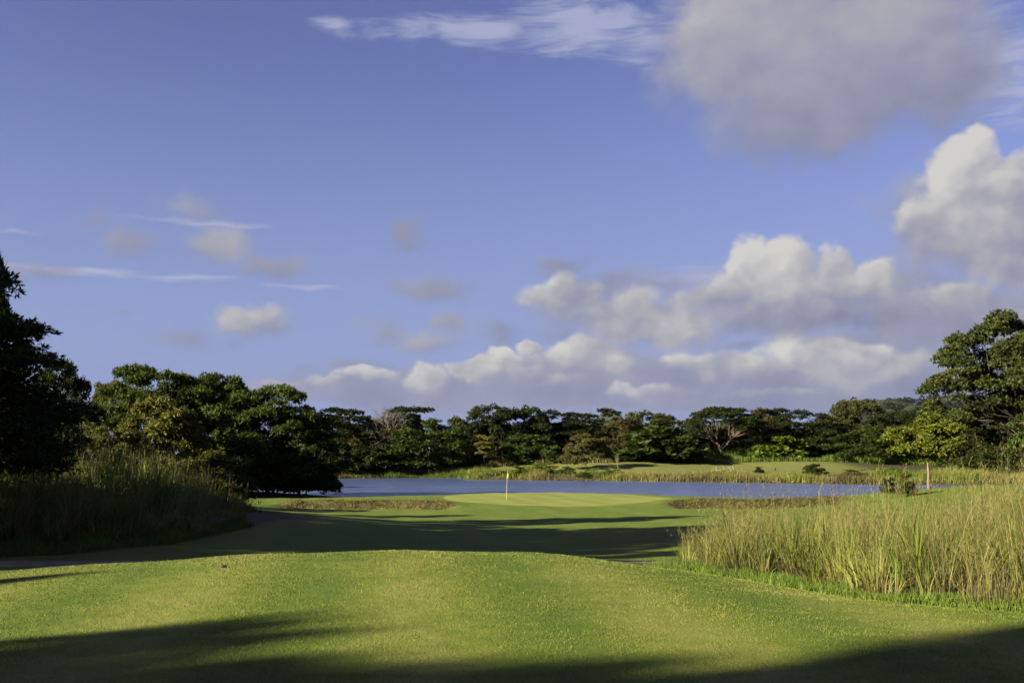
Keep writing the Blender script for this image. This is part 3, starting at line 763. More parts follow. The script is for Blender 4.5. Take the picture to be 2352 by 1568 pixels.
for i, (kd, cx_, tp, wd, Y, cl_, lb) in enumerate(WOOD):
    plant_px('tree', kd, cx_, tp, wd * 1.12, Y, tuple(v * (.85 if cl_ in (LIME, YEL) else .66) for v in cl_), i * 2.399, lb, group='trees of the far wood')
plant_px('tree', 'pale_trunk', 1655, 937, 200, 205, (.014, .020, .004), .7, 'wide flat-topped tree with a pale forked trunk on the far bank', group='trees of the far wood')
plant_px('shrub', 'olive_shrub', 1345, 998, 118, 180, (.050, .046, .013), .3, 'brown-green shrub standing on the far bank right of the flag', 'shrub')
plant_px('bush', 'wood_bush', 1868, 1066, 62, 153, DARK, 1.1, 'dark bush at the far waterline below the bright green tree', 'bush')
plant_px('bush', 'wood_bush', 1742, 1072, 24, 163, DARK, .4, 'tiny dark bush on the far fairway right of the weathered rails', 'bush')
plant_px('bush', 'wood_bush', 1245, 1062, 70, 176, LIME, 2.4, 'light green leafy bush on the far bank right of the flag', 'bush')
plant_px('bush', 'wood_bush', 1300, 1072, 50, 172, MID, 4.4, 'small green bush at the waterline left of the bank shrub', 'bush')

for i, (cx_, tp, wd, Y, cl_, lb) in enumerate([(1195, 1070, 44, 171, LIME, 'small bright bush at the far waterline just right of the flag'), (1158, 1082, 36, 173, OLIVE, 'small olive bush at the far waterline beside the flag'),
        (1405, 1078, 48, 167, OLIVE, 'low olive bush at the waterline right of the bank shrub'), (1340, 1084, 40, 167, MID, 'low green bush at the foot of the bank shrub'), (1620, 1090, 34, 157, MID, 'tiny green bush at the waterline left of the weathered fence'),
        (1960, 1078, 70, 150, YEL, 'yellowish grassy bush right of the dark waterline bush'), (2040, 1074, 80, 152, YEL, 'wide yellowish bush on the far bank left of the lone trunk')]):
    plant_px('bush', 'wood_bush', cx_, tp, wd, Y, cl_, i * 1.3, lb, 'bush', 'bushes along the far waterline')

# --- right: the grand tree, its undergrowth, and the lone tree with the bare trunk
plant_px('tree', 'grand', 2352, 724, 345, 158, (.028, .036, .008), .35, 'great spreading tree cut off by the right edge of the picture')
plant_px('tree', 'wood_dome', 2240, 965, 150, 166, (.018, .021, .005), 1.4, 'brownish tree under the left limbs of the great tree', group='trees on the right')
plant_px('tree', 'tangle', 2300, 985, 210, 160, (.018, .022, .005), 2.2, 'olive tangle of trees under the great spreading tree', group='trees on the right')
plant_px('tree', 'big_leaf', 2362, 962, 60, 152, FRESH, .2, 'yellow-green leafy tree at the right edge under the great tree', group='trees on the right')
plant_px('bush', 'tangle', 2250, 1040, 150, 152, DARK, 4.2, 'dark thicket at the foot of the great tree', 'bush')
plant_px('bush', 'tangle', 2345, 1030, 160, 150, DARK, .9, 'dark thicket at the right edge above the dry grass', 'bush')
plant_px('tree', 'lone', 2128, 955, 110, 76, (.056, .068, .008), .6, 'small lone tree with a bare straight trunk beside the pond')
plant_px('bush', 'wood_bush', 2078, 1088, 44, 70, OLIVE, .6, 'small sapling bush left of the lone tree trunk', 'bush')
plant_px('bush', 'wood_bush', 2035, 1098, 34, 74, DARK, 2.6, 'low dark bush at the near waterline left of the sapling bush', 'bush')


# bare whitish tree
def bare_tree():
    r = np.random.RandomState(5); segs = []
    def rec(p, d, l, rad, dep):
        q = p + d * l; segs.append((p, rad, q, rad * .7))
        if dep == 0: return
        for _ in range(3 if dep > 1 else 4):
            nd = unit(d + .55 * r.normal(size=3) + np.array([0, 0, .18])); rec(q, nd, l * r.uniform(.6, .85), rad * .62, dep - 1)
    rec(np.array([0, 0, -.3]), np.array([0, 0, 1.]), 3.2, .20, 0)
    for _ in range(6): rec(np.array([0, 0, 2.7]), unit(np.array([r.normal(0, .55), r.normal(0, .55), 1])), 2.9, .12, 4)
    return tubes(segs, 4)


BV, BF = bare_tree()
bx_, by_ = at(888, 1000, 194)[0], 194
e = bpy.data.objects.new('bare_tree', None); col.objects.link(e); e.location = (bx_, by_, hgt(bx_, by_))
zt_ = at(888, 928, by_)[2] - hgt(bx_, by_); e.scale = (1.0, 1.0, zt_ / BV[:, 2].max())
e['label'] = 'bare whitish leafless tree rising from the wood left of the rounded tree'; e['category'] = 'tree'
low_ = np.array([BV[f].mean(0)[2] < 3.1 for f in BF])
obj('trunk', mesh_np('bare_trunk', BV, [BF[low_]], M['twig'], smooth=True), e)
obj('twigs', mesh_np('bare_crown', BV, [BF[~low_]], M['twig'], smooth=True), e)

# the mass of woodland behind, where no tree can be told from the next
def woodland():
    r = np.random.RandomState(44); A, X, To, Wm = [], [], [], []
    for row, (Y0, n, pa, pb, ta, tb) in enumerate([(222, 46, 640, 2500, 952, 982), (236, 44, 640, 2500, 952, 982), (252, 40, 640, 2500, 952, 980), (275, 34, 640, 2500, 952, 978), (118, 16, -260, 520, 930, 985)]):
        for i in range(n):
            cx_ = pa + (pb - pa) * (i + r.uniform(.1, .9)) / n; Y = Y0 + r.uniform(-5, 5)
            x = at(cx_, 1000, Y)[0]; g = hgt(x, Y); topz = at(cx_, r.uniform(ta, tb), Y)[2]; H = topz - g; R = r.uniform(3.4, 5.6)
            cl = []
            for _ in range(16):
                a = r.uniform(0, 6.28); q = r.uniform(0, 1) ** .5; z = H * (.10 + .87 * math.sqrt(max(.02, 1 - q * q)) * r.uniform(.35, 1))
                cl.append((np.array([x + R * q * math.cos(a), Y + R * q * math.sin(a), g + z - .6]), np.array([1.5, 1.5, .9]) * r.uniform(.7, 1.2)))
            p, ax, to, wm = crown_points(r, cl, 250); A.append(p); X.append(ax); To.append(to * .8); Wm.append(np.clip(wm + r.uniform(-.2, .45), 0, 1))
    return leaf_mesh('woodland', np.concatenate(A), np.concatenate(X), 4, .66, .36, r, .3, np.concatenate(To), np.concatenate(Wm))


wl = obj('woodland', woodland(), kind='stuff', label='dense dark wood closing the view behind the far trees', category='woodland'); wl.color = (.017, .022, .005, 1)

# ---------------------------------------------------------------- grasses
def make_grass(name, stops, trans=.3):
    m, k = new_mat(name)
    h = attr(k, 'hue'); v = attr(k, 'tone')
    c = k.ramp(h, stops)
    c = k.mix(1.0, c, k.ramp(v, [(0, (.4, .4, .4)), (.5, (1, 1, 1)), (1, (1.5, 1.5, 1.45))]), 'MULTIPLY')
    p = principled(k, c, .6, .2)
    t = k.n.new('ShaderNodeBsdfTranslucent'); k._in(t.inputs[0], c)
    mx = k.n.new('ShaderNodeMixShader'); mx.inputs[0].default_value = trans
    k.l.new(p, mx.inputs[1]); k.l.new(t.outputs[0], mx.inputs[2])
    return finish(m, k, mx.outputs[0])


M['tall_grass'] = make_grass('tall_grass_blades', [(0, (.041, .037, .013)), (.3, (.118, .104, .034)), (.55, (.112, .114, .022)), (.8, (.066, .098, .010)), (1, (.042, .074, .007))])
M['lawn'] = make_grass('lawn_blades', [(0, (.040, .068, .005)), (.5, (.078, .100, .011)), (1, (.134, .128, .032))], .2)


def blades(r, B, h, lean_dir, lean, width, hue0, hue1, tone, nseg=3, curl=.25):
    """tapering bent blades; hue runs from hue0 at the foot to hue1 at the tip"""
    n = len(B); D = np.stack([np.cos(lean_dir), np.sin(lean_dir), np.zeros(n)], 1)
    fa = lean_dir + np.pi / 2 + r.normal(0, .7, n); S = np.stack([np.cos(fa), np.sin(fa), np.zeros(n)], 1)
    V = np.empty((n, nseg * 2 + 1, 3)); fc = []
    for i in range(nseg + 1):
        t = i / nseg
        c = B + D * (h * lean * t ** 1.8)[:, None]; c[:, 2] += h * (t - curl * lean * t ** 3)
        if i == nseg: V[:, -1] = c
        else:
            wv = (width * (1 - .75 * t ** 1.5) * .5)[:, None] * S
            V[:, 2 * i] = c - wv; V[:, 2 * i + 1] = c + wv
    b = (np.arange(n) * (nseg * 2 + 1))[:, None]
    Q = [b + np.array([[2 * i, 2 * i + 1, 2 * i + 3, 2 * i + 2]]) for i in range(nseg - 1)]
    T = b + np.array([[2 * nseg - 2, 2 * nseg - 1, 2 * nseg]])
    hue = [hue0 + (hue1 - hue0) * (i + .5) / nseg for i in range(nseg)]
    return V.reshape(-1, 3), Q, T, np.clip(np.concatenate(hue), 0, 1), np.clip(np.tile(tone, nseg), 0, 1)


def grass_mesh(name, parts, mat):
    V, Qs, Ts, hq, ht, tq, tt_ = [], [], [], [], [], [], []; off = 0
    for v, Q, T, hue, tone in parts:
        n = len(T); ns = len(Q)
        V.append(v); Qs += [q + off for q in Q]; Ts.append(T + off); off += len(v)
        hq.append(hue[:n * ns]); ht.append(hue[n * ns:]); tq.append(tone[:n * ns]); tt_.append(tone[n * ns:])
    return mesh_np(name, np.concatenate(V), [np.concatenate(Qs), np.concatenate(Ts)], mat,
                   dict(hue=np.concatenate(hq + ht), tone=np.concatenate(tq + tt_)))


def vnoise(x, y, s, seed):
    """cheap smooth value noise in 0..1"""
    r = np.random.RandomState(seed); g = r.uniform(0, 1, (64, 64)); u, v = x / s, y / s
    i, j = np.floor(u).astype(int), np.floor(v).astype(int); fu, fv = smooth01(u - i), smooth01(v - j)
    G = lambda a, b: g[a % 64, b % 64]
    return (G(i, j) * (1 - fu) + G(i + 1, j) * fu) * (1 - fv) + (G(i, j + 1) * (1 - fu) + G(i + 1, j + 1) * fu) * fv


def on_ground(x, y, dz=-.02): return np.column_stack([x, y, height(x, y) + dz])


def tall_field(name, r, cx, cy, Hc, hue_mid, label, per=38, wscale=1.0, tone0=.5):
    """fountain-like clumps: bent leaf blades, canes with broad leaves, fallen straw and thin seed stalks"""
    M_ = len(cx); big = vnoise(cx + 40, cy, 2.4, 4); med = vnoise(cx, cy, .9, 3)
    ch = Hc * (.66 + .46 * big) * r.uniform(.58, 1.30, M_); chue = np.clip(hue_mid + .75 * (big - .5) + r.normal(0, .24, M_), 0, 1.1)
    ctone = tone0 + .55 * (med - .5) + r.normal(0, .20, M_); crad = r.uniform(.06, .20, M_); ctilt = r.uniform(0, 6.28, M_); ctl = np.abs(r.normal(0, .36, M_))
    cane = r.uniform(0, 1, M_) < .20                                     # broad-leaved green clumps
    chue = np.where(cane, np.maximum(chue, .72) + .1, chue)
    i = np.repeat(np.arange(M_), per); n = len(i)
    a = r.uniform(0, 6.28, n); q = r.uniform(0, 1, n) ** .5
    x = cx[i] + crad[i] * q * np.cos(a); y = cy[i] + crad[i] * q * np.sin(a); B = on_ground(x, y)
    kind = r.uniform(0, 1, n)
    lx = (q * r.uniform(.05, .75, n)) * np.cos(a) + ctl[i] * np.cos(ctilt[i]) + r.normal(0, .10, n); ly = (q * r.uniform(.05, .75, n)) * np.sin(a) + ctl[i] * np.sin(ctilt[i]) + r.normal(0, .10, n)
    lean = np.hypot(lx, ly); ld = np.arctan2(ly, lx)
    h = ch[i] * r.uniform(.40, 1.12, n)
    low = kind < .40; stalk = (kind > .86) & ~cane[i]
    h = np.where(low, h * r.uniform(.3, .7, n), h); lean = np.where(low, lean + r.uniform(.3, 1.3, n), lean)
    hue = chue[i] + r.normal(0, .12, n)
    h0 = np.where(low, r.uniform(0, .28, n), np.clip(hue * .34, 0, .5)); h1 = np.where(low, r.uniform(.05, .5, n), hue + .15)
    h = np.where(stalk, ch[i] * r.uniform(1.0, 1.35, n), h); h0 = np.where(stalk, .22, h0); h1 = np.where(stalk, .34, h1); lean = np.where(stalk, lean * .4, np.clip(lean, 0, 1.5))
    w = np.where(stalk, .005, np.where(cane[i], r.uniform(.012, .030, n), r.uniform(.005, .014, n))) * wscale
    tone = ctone[i] + r.normal(0, .14, n)
    parts = [blades(r, B, h, ld, lean, w, h0, h1, tone, 3, .34)]
    s = np.nonzero(stalk)[0]
    if len(s):                                                            # feathery seed heads
        s = s[r.uniform(0, 1, len(s)) < .6]; k_ = 6; ss = np.repeat(s, k_)
        t = r.uniform(.80, 1.0, len(ss)); D = np.stack([np.cos(ld[ss]), np.sin(ld[ss]), np.zeros(len(ss))], 1)
        c = B[ss] + D * (h[ss] * lean[ss] * t ** 1.8)[:, None]; c[:, 2] += h[ss] * (t - .34 * lean[ss] * t ** 3)
        m_ = len(ss); parts.append(blades(r, c, r.uniform(.05, .13, m_), r.uniform(0, 6.28, m_), r.uniform(.5, 1.5, m_), np.full(m_, .007) * wscale, np.full(m_, .3), np.full(m_, .42), r.uniform(.4, .75, m_), 2))
    return obj(name, grass_mesh(name, parts, M['tall_grass']), kind='stuff', label=label, category='tall grass')


def scatter(r, n, x0, x1, y0, y1, keep):
    x = r.uniform(x0, x1, n); y = r.uniform(y0, y1, n); p = keep(x, y); m = r.uniform(0, 1, n) < p
    return x[m], y[m]


# right: sunlit field
r = np.random.RandomState(101)
def keep_r(x, y):
    d = x - rgf_front(y) - .35 * (vnoise(x, y, 1.3, 9) - .5)
    return np.where((d > 0) & (x < .514 * y + 4.5) & (y < 36 - .2 * (x - 5)), np.where(d < 2.2, 1.0, .42) * (.06 + .94 * smooth01((vnoise(x, y, .75, 17) - .26) * 3.5)), 0)
x, y = scatter(r, 9500, 3.5, 22, 12, 36, keep_r)
edge = smooth01((x - rgf_front(y)) / 1.2)
Hh = (1.34 + .03 * (24 - y)) * (.70 + .30 * edge) + .34 * smooth01((x - 6.5) / 5)
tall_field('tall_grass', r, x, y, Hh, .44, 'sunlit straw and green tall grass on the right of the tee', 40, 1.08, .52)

# left: shaded field on the rising bank
r = np.random.RandomState(102)
def keep_l(x, y):
    d = y - lgf_front(x) - .6 * (vnoise(x, y, 1.6, 10) - .5)
    return np.where((d > 0) & (x > -.514 * y - 4) & (x < -.272 * y - .2 + 3.0 * (vnoise(x, y, 1.2, 19) - .5)), np.where(d < 3, 1., .55), 0)
x, y = scatter(r, 3600, -27, -8, 29, 48, keep_l)
Hh = (.30 + 1.45 * smooth01((-9.0 - x) / 7.5)) * (1 + .15 * smooth01((y - 34) / 6))
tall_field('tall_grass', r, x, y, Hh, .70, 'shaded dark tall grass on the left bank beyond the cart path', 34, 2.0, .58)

# fresh green fringes in front of both fields
def fringe(name, r, x, y, hmax, label, hue=.9, wscale=1.):
    n = len(x); c = vnoise(x, y, .7, 14)
    part = blades(r, on_ground(x, y), hmax * (.35 + .9 * c) * r.uniform(.5, 1.1, n), r.uniform(0, 6.28, n), r.uniform(.1, .8, n), r.uniform(.008, .016, n) * wscale,
                  np.full(n, hue - .1), np.clip(hue + .35 * (c - .6) + r.normal(0, .08, n), 0, 1), .5 + .4 * (c - .5) + r.normal(0, .1, n), 3)
    return obj(name, grass_mesh(name, [part], M['tall_grass']), kind='stuff', label=label, category='grass')


r = np.random.RandomState(103)
def keep_fr(x, y):
    d = rgf_front(y) - x
    return np.where((d > -.5) & (d < 1.0 + .5 * vnoise(x, y, 1.1, 21)) & (x < .514 * y + 3), np.clip(1.2 - np.maximum(d, 0), .1, 1), 0)
x, y = scatter(r, 95000, 2.6, 9.5, 11.6, 25, keep_fr)
fringe('grass_fringe', r, x, y, .26, 'short bright green grass along the foot of the sunlit tall grass')
r = np.random.RandomState(104)
def keep_fl(x, y):
    d = lgf_front(x) - y
    return np.where((d > -1) & (d < 1.7 + .5 * vnoise(x, y, 1.1, 22)) & (x > -.514 * y - 3), 1.0, 0)
x, y = scatter(r, 50000, -22, -7, 27.8, 37, keep_fl)
fringe('grass_fringe', r, x, y, .42, 'green grass verge between the cart path and the shaded tall grass', .92, 1.8)

# wild grass of the far bank: reeds along the waterline and a band under the wood
r = np.random.RandomState(105)
def bank_line(px0, px1, n, d0, d1):
    px = r.uniform(px0, px1, n); xs = np.array([s[0] for s in SHORE]); ys = np.array([s[2] for s in SHORE])
    Y = np.interp(px, xs, ys) + r.uniform(d0, d1, n); x = (px - CX) / FPX * Y / (math.cos(PITCH) + .118 * .114)
    return x, Y
def bank(name, px0, px1, n, d0, d1, H, hue, tone, label, dens=.45):
    x, y = bank_line(px0, px1, n, d0, d1); c = vnoise(x, y, 3.5, 31); m = (c + .35 * r.uniform(0, 1, n)) > dens; x, y = x[m], y[m]
    n = len(x); c = vnoise(x, y, 3.5, 31); c2 = vnoise(x, y, 7, 32)
    part = blades(r, on_ground(x, y), H * (.45 + .8 * c) * r.uniform(.5, 1.1, n), r.uniform(0, 6.28, n), np.abs(r.normal(.55, .4, n)), r.uniform(.04, .10, n),
                  np.clip(hue - .15 + .7 * (c2 - .5), 0, 1), np.clip(hue + .8 * (c2 - .5) + r.normal(0, .08, n), 0, 1), tone + .4 * (c - .5) + r.normal(0, .1, n), 2)
    return obj(name, grass_mesh(name, [part], M['tall_grass']), kind='stuff', label=label, category='tall grass')
bank('bank_grass', 1065, 1700, 14000, -.6, 5, 1.45, .60, .46, 'straw and green rough grass along the far waterline right of the flag', .52)
bank('bank_grass', 1560, 2010, 9000, -.4, 3.6, 1.3, .34, .5, 'dry tan tufts along the far waterline below the weathered rails', .55)
bank('bank_grass', 1990, 2420, 8000, -.6, 10, 1.6, .68, .48, 'yellow-green tall grass on the far bank behind the lone tree', .45)
bank('bank_grass', 690, 1085, 9000, -.8, 7, 1.3, .75, .34, 'dark reedy grass along the shaded water left of the flag', .3)
def band(name, px0, px1, n, Y0, Y1, H, hue, tone, label):
    px = r.uniform(px0, px1, n); y = r.uniform(Y0, Y1, n); x = (px - CX) / FPX * y; c = vnoise(x, y, 4, 33)
    part = blades(r, on_ground(x, y), H * (.5 + .8 * c) * r.uniform(.5, 1.1, n), r.uniform(0, 6.28, n), np.abs(r.normal(.3, .2, n)), r.uniform(.06, .13, n),
                  np.full(n, hue), np.clip(hue + .5 * (c - .5) + r.normal(0, .08, n), 0, 1), tone + .4 * (c - .5) + r.normal(0, .1, n), 2)
    return obj(name, grass_mesh(name, [part], M['tall_grass']), kind='stuff', label=label, category='tall grass')
band('wild_grass', 1400, 2420, 16000, 198, 207, 1.5, .86, .42, 'green wild grass along the foot of the far wood')
band('wild_grass', 1120, 1420, 5000, 190, 200, 1.6, .35, .36, 'brownish wild grass below the dark trees right of the flag')
band('undergrowth', 640, 2450, 20000, 203, 232, 3.4, .95, .18, 'dark undergrowth between the trunks of the far wood')

# brown tussocks on the two bunker faces
def tussocks(name, bk, ph, hue, tone, label):
    x0, x1, yf0 = bk; n = 15000
    x = r.uniform(x0, x1, n); yy = r.uniform(-.9, 1.75, n); y = yf0 + yy + 0.55 * np.sin(x * .55 + ph) + 0.25 * np.sin(x * 1.3 + ph); c = vnoise(x, y, .7, 41)
    m = (c > .3) & (np.minimum(x - x0, x1 - x) > .5 + .4 * np.abs(yy - .4)); x, y, c = x[m], y[m], c[m]; n = len(x)
    part = blades(r, on_ground(x, y), .20 * (.4 + c) * r.uniform(.5, 1.1, n), r.uniform(0, 6.28, n), r.uniform(.3, 1.2, n), r.uniform(.02, .045, n), np.full(n, hue - .12), np.clip(hue + .4 * (c - .5) + r.normal(0, .09, n), 0, 1), tone + .6 * (c - .55) + r.normal(0, .12, n), 2)
    obj(name, grass_mesh(name, [part], M['tall_grass']), kind='stuff', label=label, category='rough grass')
tussocks('bunker_grass', LB, .3, .33, .50, 'golden brown rough grass on the face of the left bunker')
tussocks('bunker_grass', RB, 1.9, .20, .36, 'dark brown rough grass on the face of the right bunker')

# the tee's own turf, blade by blade in the foreground
r = np.random.RandomState(106)
n = 470000
y = 5.2 + (21.5 - 5.2) * r.uniform(0, 1, n) ** .95; x = r.uniform(-1, 1, n) * (.53 * y + 2.2)
m = (x < rgf_front(y) + .3) | (y < 11.6); x, y = x[m], y[m]
z = height(x, y); n = len(x)
c1, c2, c3 = vnoise(x, y, 1.8, 51), vnoise(x, y, .32, 52), vnoise(x, y, .10, 53)
hue = np.clip(.41 + .42 * (c1 - .5) + .5 * (c2 - .5) + .22 * (c3 - .5) + .14 * np.sin(2.3 * (x + .1 * y) + 2 * c1) + r.normal(0, .09, n), 0, 1)
fl = (vnoise(x, y, .22, 55) > .80) & (vnoise(x, y, 2.2, 56) > .45); hue = np.where(fl, np.clip(.85 + r.normal(0, .2, n), 0, 1), hue)
hb = (.007 + .009 * c2 + .005 * c3) * r.uniform(.6, 1.5, n) * (1 + .9 * (r.uniform(0, 1, n) < .03)); a = r.uniform(0, 6.28, n); wd = r.uniform(.0016, .0036, n) * np.clip(y / 10, .7, 1.8)
ln_ = r.uniform(.1, .8, n) * hb
B = np.column_stack([x, y, z - .003]); S = np.stack([np.cos(a), np.sin(a), np.zeros(n)], 1) * wd[:, None]
d = r.uniform(0, 6.28, n); tip = B + np.stack([np.cos(d) * ln_, np.sin(d) * ln_, hb], 1)
LV = np.stack([B - S, B + S, tip], 1).reshape(-1, 3)
obj('lawn_grass', mesh_np('lawn_grass', LV, [np.arange(n * 3).reshape(-1, 3)], M['lawn'], dict(hue=hue, tone=np.clip(.5 + .25 * (c3 - .5) + r.normal(0, .07, n), 0, 1))),
    kind='stuff', label='short dry green turf of the tee in the foreground', category='grass')

# ---------------------------------------------------------------- small things
def simple_mat(name, c, rough=.6, var=.25, scale=8.):
    m, k = new_mat(name); g = k.n.new('ShaderNodeTexCoord').outputs['Object']; n_ = k.noise(g, scale, 4, .6)
    cc = k.mix(1.0, (*c, 1), k.ramp(n_, [(.25, (1 - var,) * 3), (.75, (1 + var,) * 3)]), 'MULTIPLY')
    return finish(m, k, principled(k, cc, rough, .3))


M['pole'] = simple_mat('flagstick_paint', (.34, .31, .16), .45, .1)
M['flag'] = simple_mat('yellow_flag_cloth', (.42, .37, .09), .8, .08)
M['wood'] = simple_mat('weathered_timber', (.10, .09, .075), .9, .4, 5)
M['soil'] = simple_mat('dry_soil', (.030, .023, .015), .95, .4, 20)
M['dead'] = simple_mat('dead_leaf', (.085, .055, .028), .8, .3, 15)
M['post'] = simple_mat('dark_post', (.03, .03, .028), .7, .3)

# flagstick with a limp yellow flag
fx, fy = at(1163, 1149, 76)[0], 76.0; fz = hgt(fx, fy) + .016
fe = bpy.data.objects.new('flagstick', None); col.objects.link(fe); fe.location = (fx, fy, fz); fe.rotation_euler = (0, math.radians(2.2), 0)
fe['label'] = 'yellow flagstick with limp yellow flag on the putting green'; fe['category'] = 'flagstick'
PVv, PFf = tubes([((0, 0, -.1), .013, (0, 0, .7), .013), ((0, 0, .7), .012, (0, 0, 1.5), .011), ((0, 0, 1.5), .011, (0, 0, 2.15), .010)], 8)
obj('pole', mesh_np('flag_pole', PVv, [PFf], M['pole'], smooth=True), fe)
nu, nv = 12, 10; FV = []
for j in range(nv):
    v = j / (nv - 1)
    for i in range(nu):
        u = i / (nu - 1); hang = .10 * u ** .7
        FV.append((.014 + .105 * u * (1 - .3 * v) + .008 * math.sin(9 * u + 2 * v), .035 * math.sin(8 * u + 1.5 * v) * u ** .5, 1.97 - .30 * v - hang - .05 * u * v))
FV = np.array(FV); fi = np.arange(nu * nv).reshape(nv, nu)
FQ = np.stack([fi[:-1, :-1], fi[:-1, 1:], fi[1:, 1:], fi[1:, :-1]], -1).reshape(-1, 4)
fo = obj('flag', mesh_np('flag', FV, [FQ], M['flag'], smooth=True), fe)
sm = fo.modifiers.new('thickness', 'SOLIDIFY'); sm.thickness = .004
cupV, cupF = tubes([((0, 0, -.09), .054, (0, 0, .002), .054)], 16)
obj('cup', mesh_np('cup', cupV, [cupF], M['post']), fe)


# weathered rails on the far bank: leaning posts joined by rails
def box_between(p, q, wx, wy):
    p, q = np.array(p, float), np.array(q, float); d = unit(q - p); u = unit(np.cross(d, [0, 1, .01])); w = np.cross(u, d)
    c = [(-1, -1), (1, -1), (1, 1), (-1, 1)]; V = [p + u * a * wx / 2 + w * b * wy / 2 for a, b in c] + [q + u * a * wx / 2 + w * b * wy / 2 for a, b in c]
    return np.array(V), np.array([(0, 3, 2, 1), (4, 5, 6, 7), (0, 1, 5, 4), (1, 2, 6, 5), (2, 3, 7, 6), (3, 0, 4, 7)])


wx0, wy0 = at(1668, 1090, 161)[0], 161.0; wz0 = hgt(wx0, wy0)
we = bpy.data.objects.new('wooden_fence', None); col.objects.link(we); we.location = (wx0, wy0, wz0)
we['label'] = 'short weathered wooden fence with a leaning brace on the far bank'; we['category'] = 'fence'
for a, b, c_, t_ in [(-1.55, -1.55, 1.35, .12), (-.45, -.42, 1.35, .14), (.38, .42, 1.25, .12), (.72, .66, 1.30, .12), (1.62, 1.02, 1.40, .11)]:
    v_, f_ = box_between((a, 0, -.3), (b, .05, c_), t_, t_); obj('post', mesh_np('fence_post', v_, [f_], M['wood']), we)
for a, za, b, zb_ in [(-1.55, .75, -.45, .62), (-.45, .85, .40, .90), (-.45, .40, .40, .42), (.6, .95, 1.15, .55)]:
    v_, f_ = box_between((a, -.12, za), (b, -.12, zb_), .12, .06); obj('rail', mesh_np('fence_rail', v_, [f_], M['wood']), we)

# distance markers and stakes on the far bank
def stake(px, py, Y, h, lean, label, mat, w=.10, cap=True):
    x = at(px, py, Y)[0]; e_ = bpy.data.objects.new('marker_post', None); col.objects.link(e_); e_.location = (x, Y, hgt(x, Y)); e_['label'] = label; e_['category'] = 'post'
    v_, f_ = tubes([((0, 0, -.2), w * .5, (lean * h * .5, 0, h * .5), w * .48), ((lean * h * .5, 0, h * .5), w * .48, (lean * h, 0, h), w * .4)], 6)
    obj('shaft', mesh_np('stake_shaft', v_, [f_], mat, smooth=True), e_)
    v_, f_ = box_between((lean * h - .0, 0, h - .02), (lean * h, 0, h + (.30 if cap else .06)), w * (2.6 if cap else 1.2), w * 1.2); obj('cap', mesh_np('stake_cap', v_, [f_], mat), e_)
stake(2083, 1090, 150, .95, .0, 'dark marker post right of the dark waterline bush', M['post'])
stake(1780, 1085, 158, .75, .03, 'small dark marker post left of the weathered fence', M['post'])
stake(943, 1074, 186, 1.9, -.05, 'thin pale post in the reeds left of the rounded tree', M['twig'], .12, False)
stake(1423, 1075, 168, 2.4, -.2, 'thin leaning pale stake by the bank shrub', M['twig'], .12, False)


# clods and fallen leaves on the tee
def clod(px, py, s, mat, label, flat=.45, seed=0):
    r_ = np.random.RandomState(seed); x_, y_ = hit(px, py); bm_v, bm_f = [], []
    na_, nr_ = 11, 5
    for i in range(nr_ + 1):
        t = i / nr_ * math.pi / 2
        for j in range(na_): a_ = j / na_ * 6.283; q = s * math.cos(t) * (1 + .25 * math.sin(3 * a_ + seed) + .12 * r_.normal()); bm_v.append((q * math.cos(a_), q * math.sin(a_) * .7, s * flat * math.sin(t) * (1 + .2 * r_.normal()) - .01))
    ii = np.arange(len(bm_v)).reshape(-1, na_); f_ = np.stack([ii[:-1], np.roll(ii, -1, 1)[:-1], np.roll(ii, -1, 1)[1:], ii[1:]], -1).reshape(-1, 4)
    obj('soil_clod', mesh_np('soil_clod', np.array(bm_v), [f_], mat), loc=(x_, y_, hgt(x_, y_)), label=label, category='clod')
clod(512, 1306, .055, M['soil'], 'small dark soil clod near the crest of the tee mound', .8, 1)
clod(1014, 1379, .035, M['dead'], 'tiny brown clod in the middle of the tee', .6, 2)
clod(1403, 1397, .045, M['dead'], 'curled brown dead leaf lump right of the middle of the tee', .5, 3)


HAZE_DENSITY = 6.0e-6
# ---------------------------------------------------------------- distant hills and the air between
def make_hill_mat():
    m, k = new_mat('hill_cover'); g = k.n.new('ShaderNodeNewGeometry').outputs['Position']; n_ = k.noise(g, .02, 6, .7)
    c = k.ramp(n_, [(.35, (.006, .009, .004)), (.55, (.014, .017, .008)), (.7, (.030, .028, .014))]); return finish(m, k, principled(k, c, .9, .1))
M['hill'] = make_hill_mat()
def hills(name, pts, Y, depth, label):
    """a ridge whose crest follows pts (px, py) at distance Y"""
    P = np.array([at(px, py, Y) for px, py in pts]); xs = np.linspace(P[0, 0], P[-1, 0], 90); zs = np.interp(xs, P[:, 0], P[:, 2])
    zs = zs + 2.5 * np.sin(xs * .02) + 6 * (vnoise(xs, xs * 0, 50., 61) - .5)
    v = np.linspace(-1, 1, 25); V_ = []
    for t in v: V_.append(np.column_stack([xs, np.full(90, Y + depth * t), -2 + (zs + 2) * math.cos(t * math.pi / 2) ** 1.2 * (1 + .10 * np.sin(xs * .03 + 4 * t))]))
    V_ = np.concatenate(V_); ii = np.arange(len(V_)).reshape(25, 90); f_ = np.stack([ii[:-1, :-1], ii[:-1, 1:], ii[1:, 1:], ii[1:, :-1]], -1).reshape(-1, 4)
    obj(name, mesh_np(name, V_, [f_], M['hill'], smooth=True), kind='structure', label=label)
    return xs, zs
hills('hills', [(1300, 985), (1365, 962), (1385, 951), (1402, 948), (1418, 954), (1440, 968), (1500, 990)], 7000, 900, 'small blue hill showing over the wood')
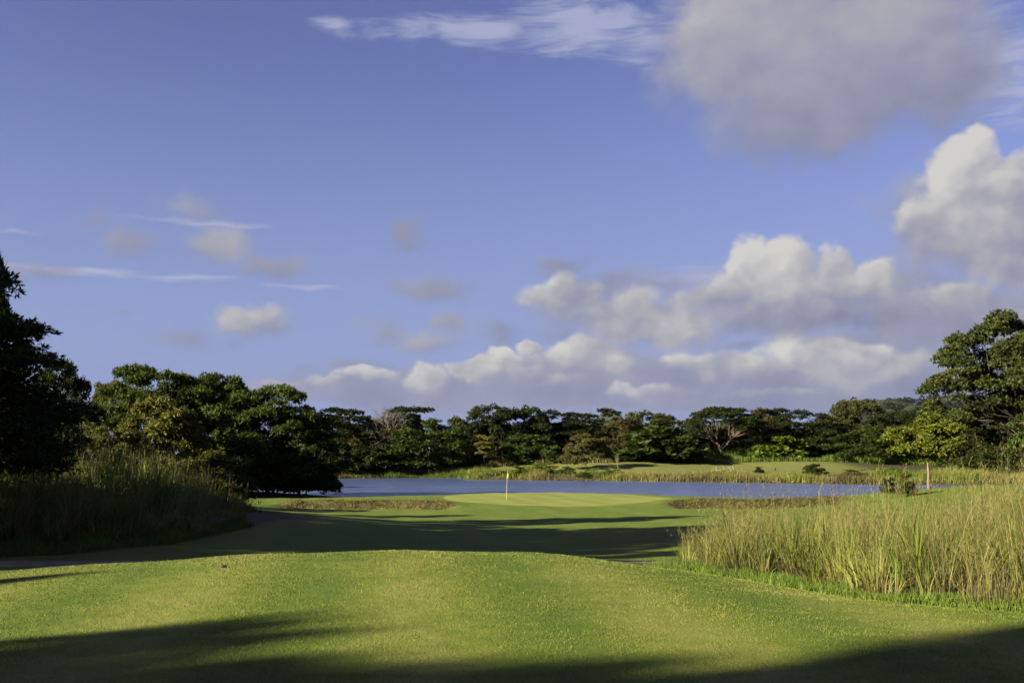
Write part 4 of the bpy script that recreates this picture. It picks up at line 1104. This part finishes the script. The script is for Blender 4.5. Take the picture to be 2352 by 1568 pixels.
hx, hz = hills('hills', [(1850, 990), (1920, 942), (1960, 934), (2010, 930), (2060, 928), (2110, 927), (2180, 924), (2260, 930), (2420, 960), (2600, 990)], 3000, 500, 'hazy wooded ridge behind the wood on the right')
r = np.random.RandomState(77); A_, X_, T_, W_ = [], [], [], []
for i in range(110):
    x_ = r.uniform(at(1900, 900, 3000)[0], at(2420, 900, 3000)[0]); zz = np.interp(x_, hx, hz); dy = -abs(r.normal(0, 120)); R_ = r.uniform(9, 20)
    zz = -2 + (zz + 2) * math.cos(dy / 500 * math.pi / 2) ** 1.2
    p_, ax_, to_, wm_ = crown_points(r, [(np.array([x_ + r.normal(0, R_ * .5), 3000 + dy, zz + R_ * r.uniform(.2, .6)]), np.array([R_ * .8, R_ * .8, R_ * .6])) for _ in range(4)], 45)
    A_.append(p_); X_.append(ax_); T_.append(to_); W_.append(wm_)
ho = obj('hill_woods', leaf_mesh('hill_woods', np.concatenate(A_), np.concatenate(X_), 4, 6, 4, r, .3, np.concatenate(T_), np.concatenate(W_)), kind='stuff', label='distant trees along the hazy ridge on the right', category='woodland')
ho.color = (.010, .014, .005, 1)

hm = bpy.data.materials.new('air'); hm.use_nodes = True; hm.node_tree.nodes.clear()
pv = hm.node_tree.nodes.new('ShaderNodeVolumePrincipled'); pv.inputs['Color'].default_value = (.72, .82, 1.0, 1); pv.inputs['Density'].default_value = HAZE_DENSITY; pv.inputs['Anisotropy'].default_value = .2
oo = hm.node_tree.nodes.new('ShaderNodeOutputMaterial'); hm.node_tree.links.new(pv.outputs[0], oo.inputs['Volume'])
hb_ = 9000.
hv = np.array([(a * hb_, b * hb_, c) for c in (-6., 420.) for a, b in ((-1, -1), (1, -1), (1, 1), (-1, 1))])
obj('haze', mesh_np('haze', hv, [np.array([(0, 3, 2, 1), (4, 5, 6, 7), (0, 1, 5, 4), (1, 2, 6, 5), (2, 3, 7, 6), (3, 0, 4, 7)])], hm), kind='stuff', label='thin humid air that fades the far ridge', category='haze')
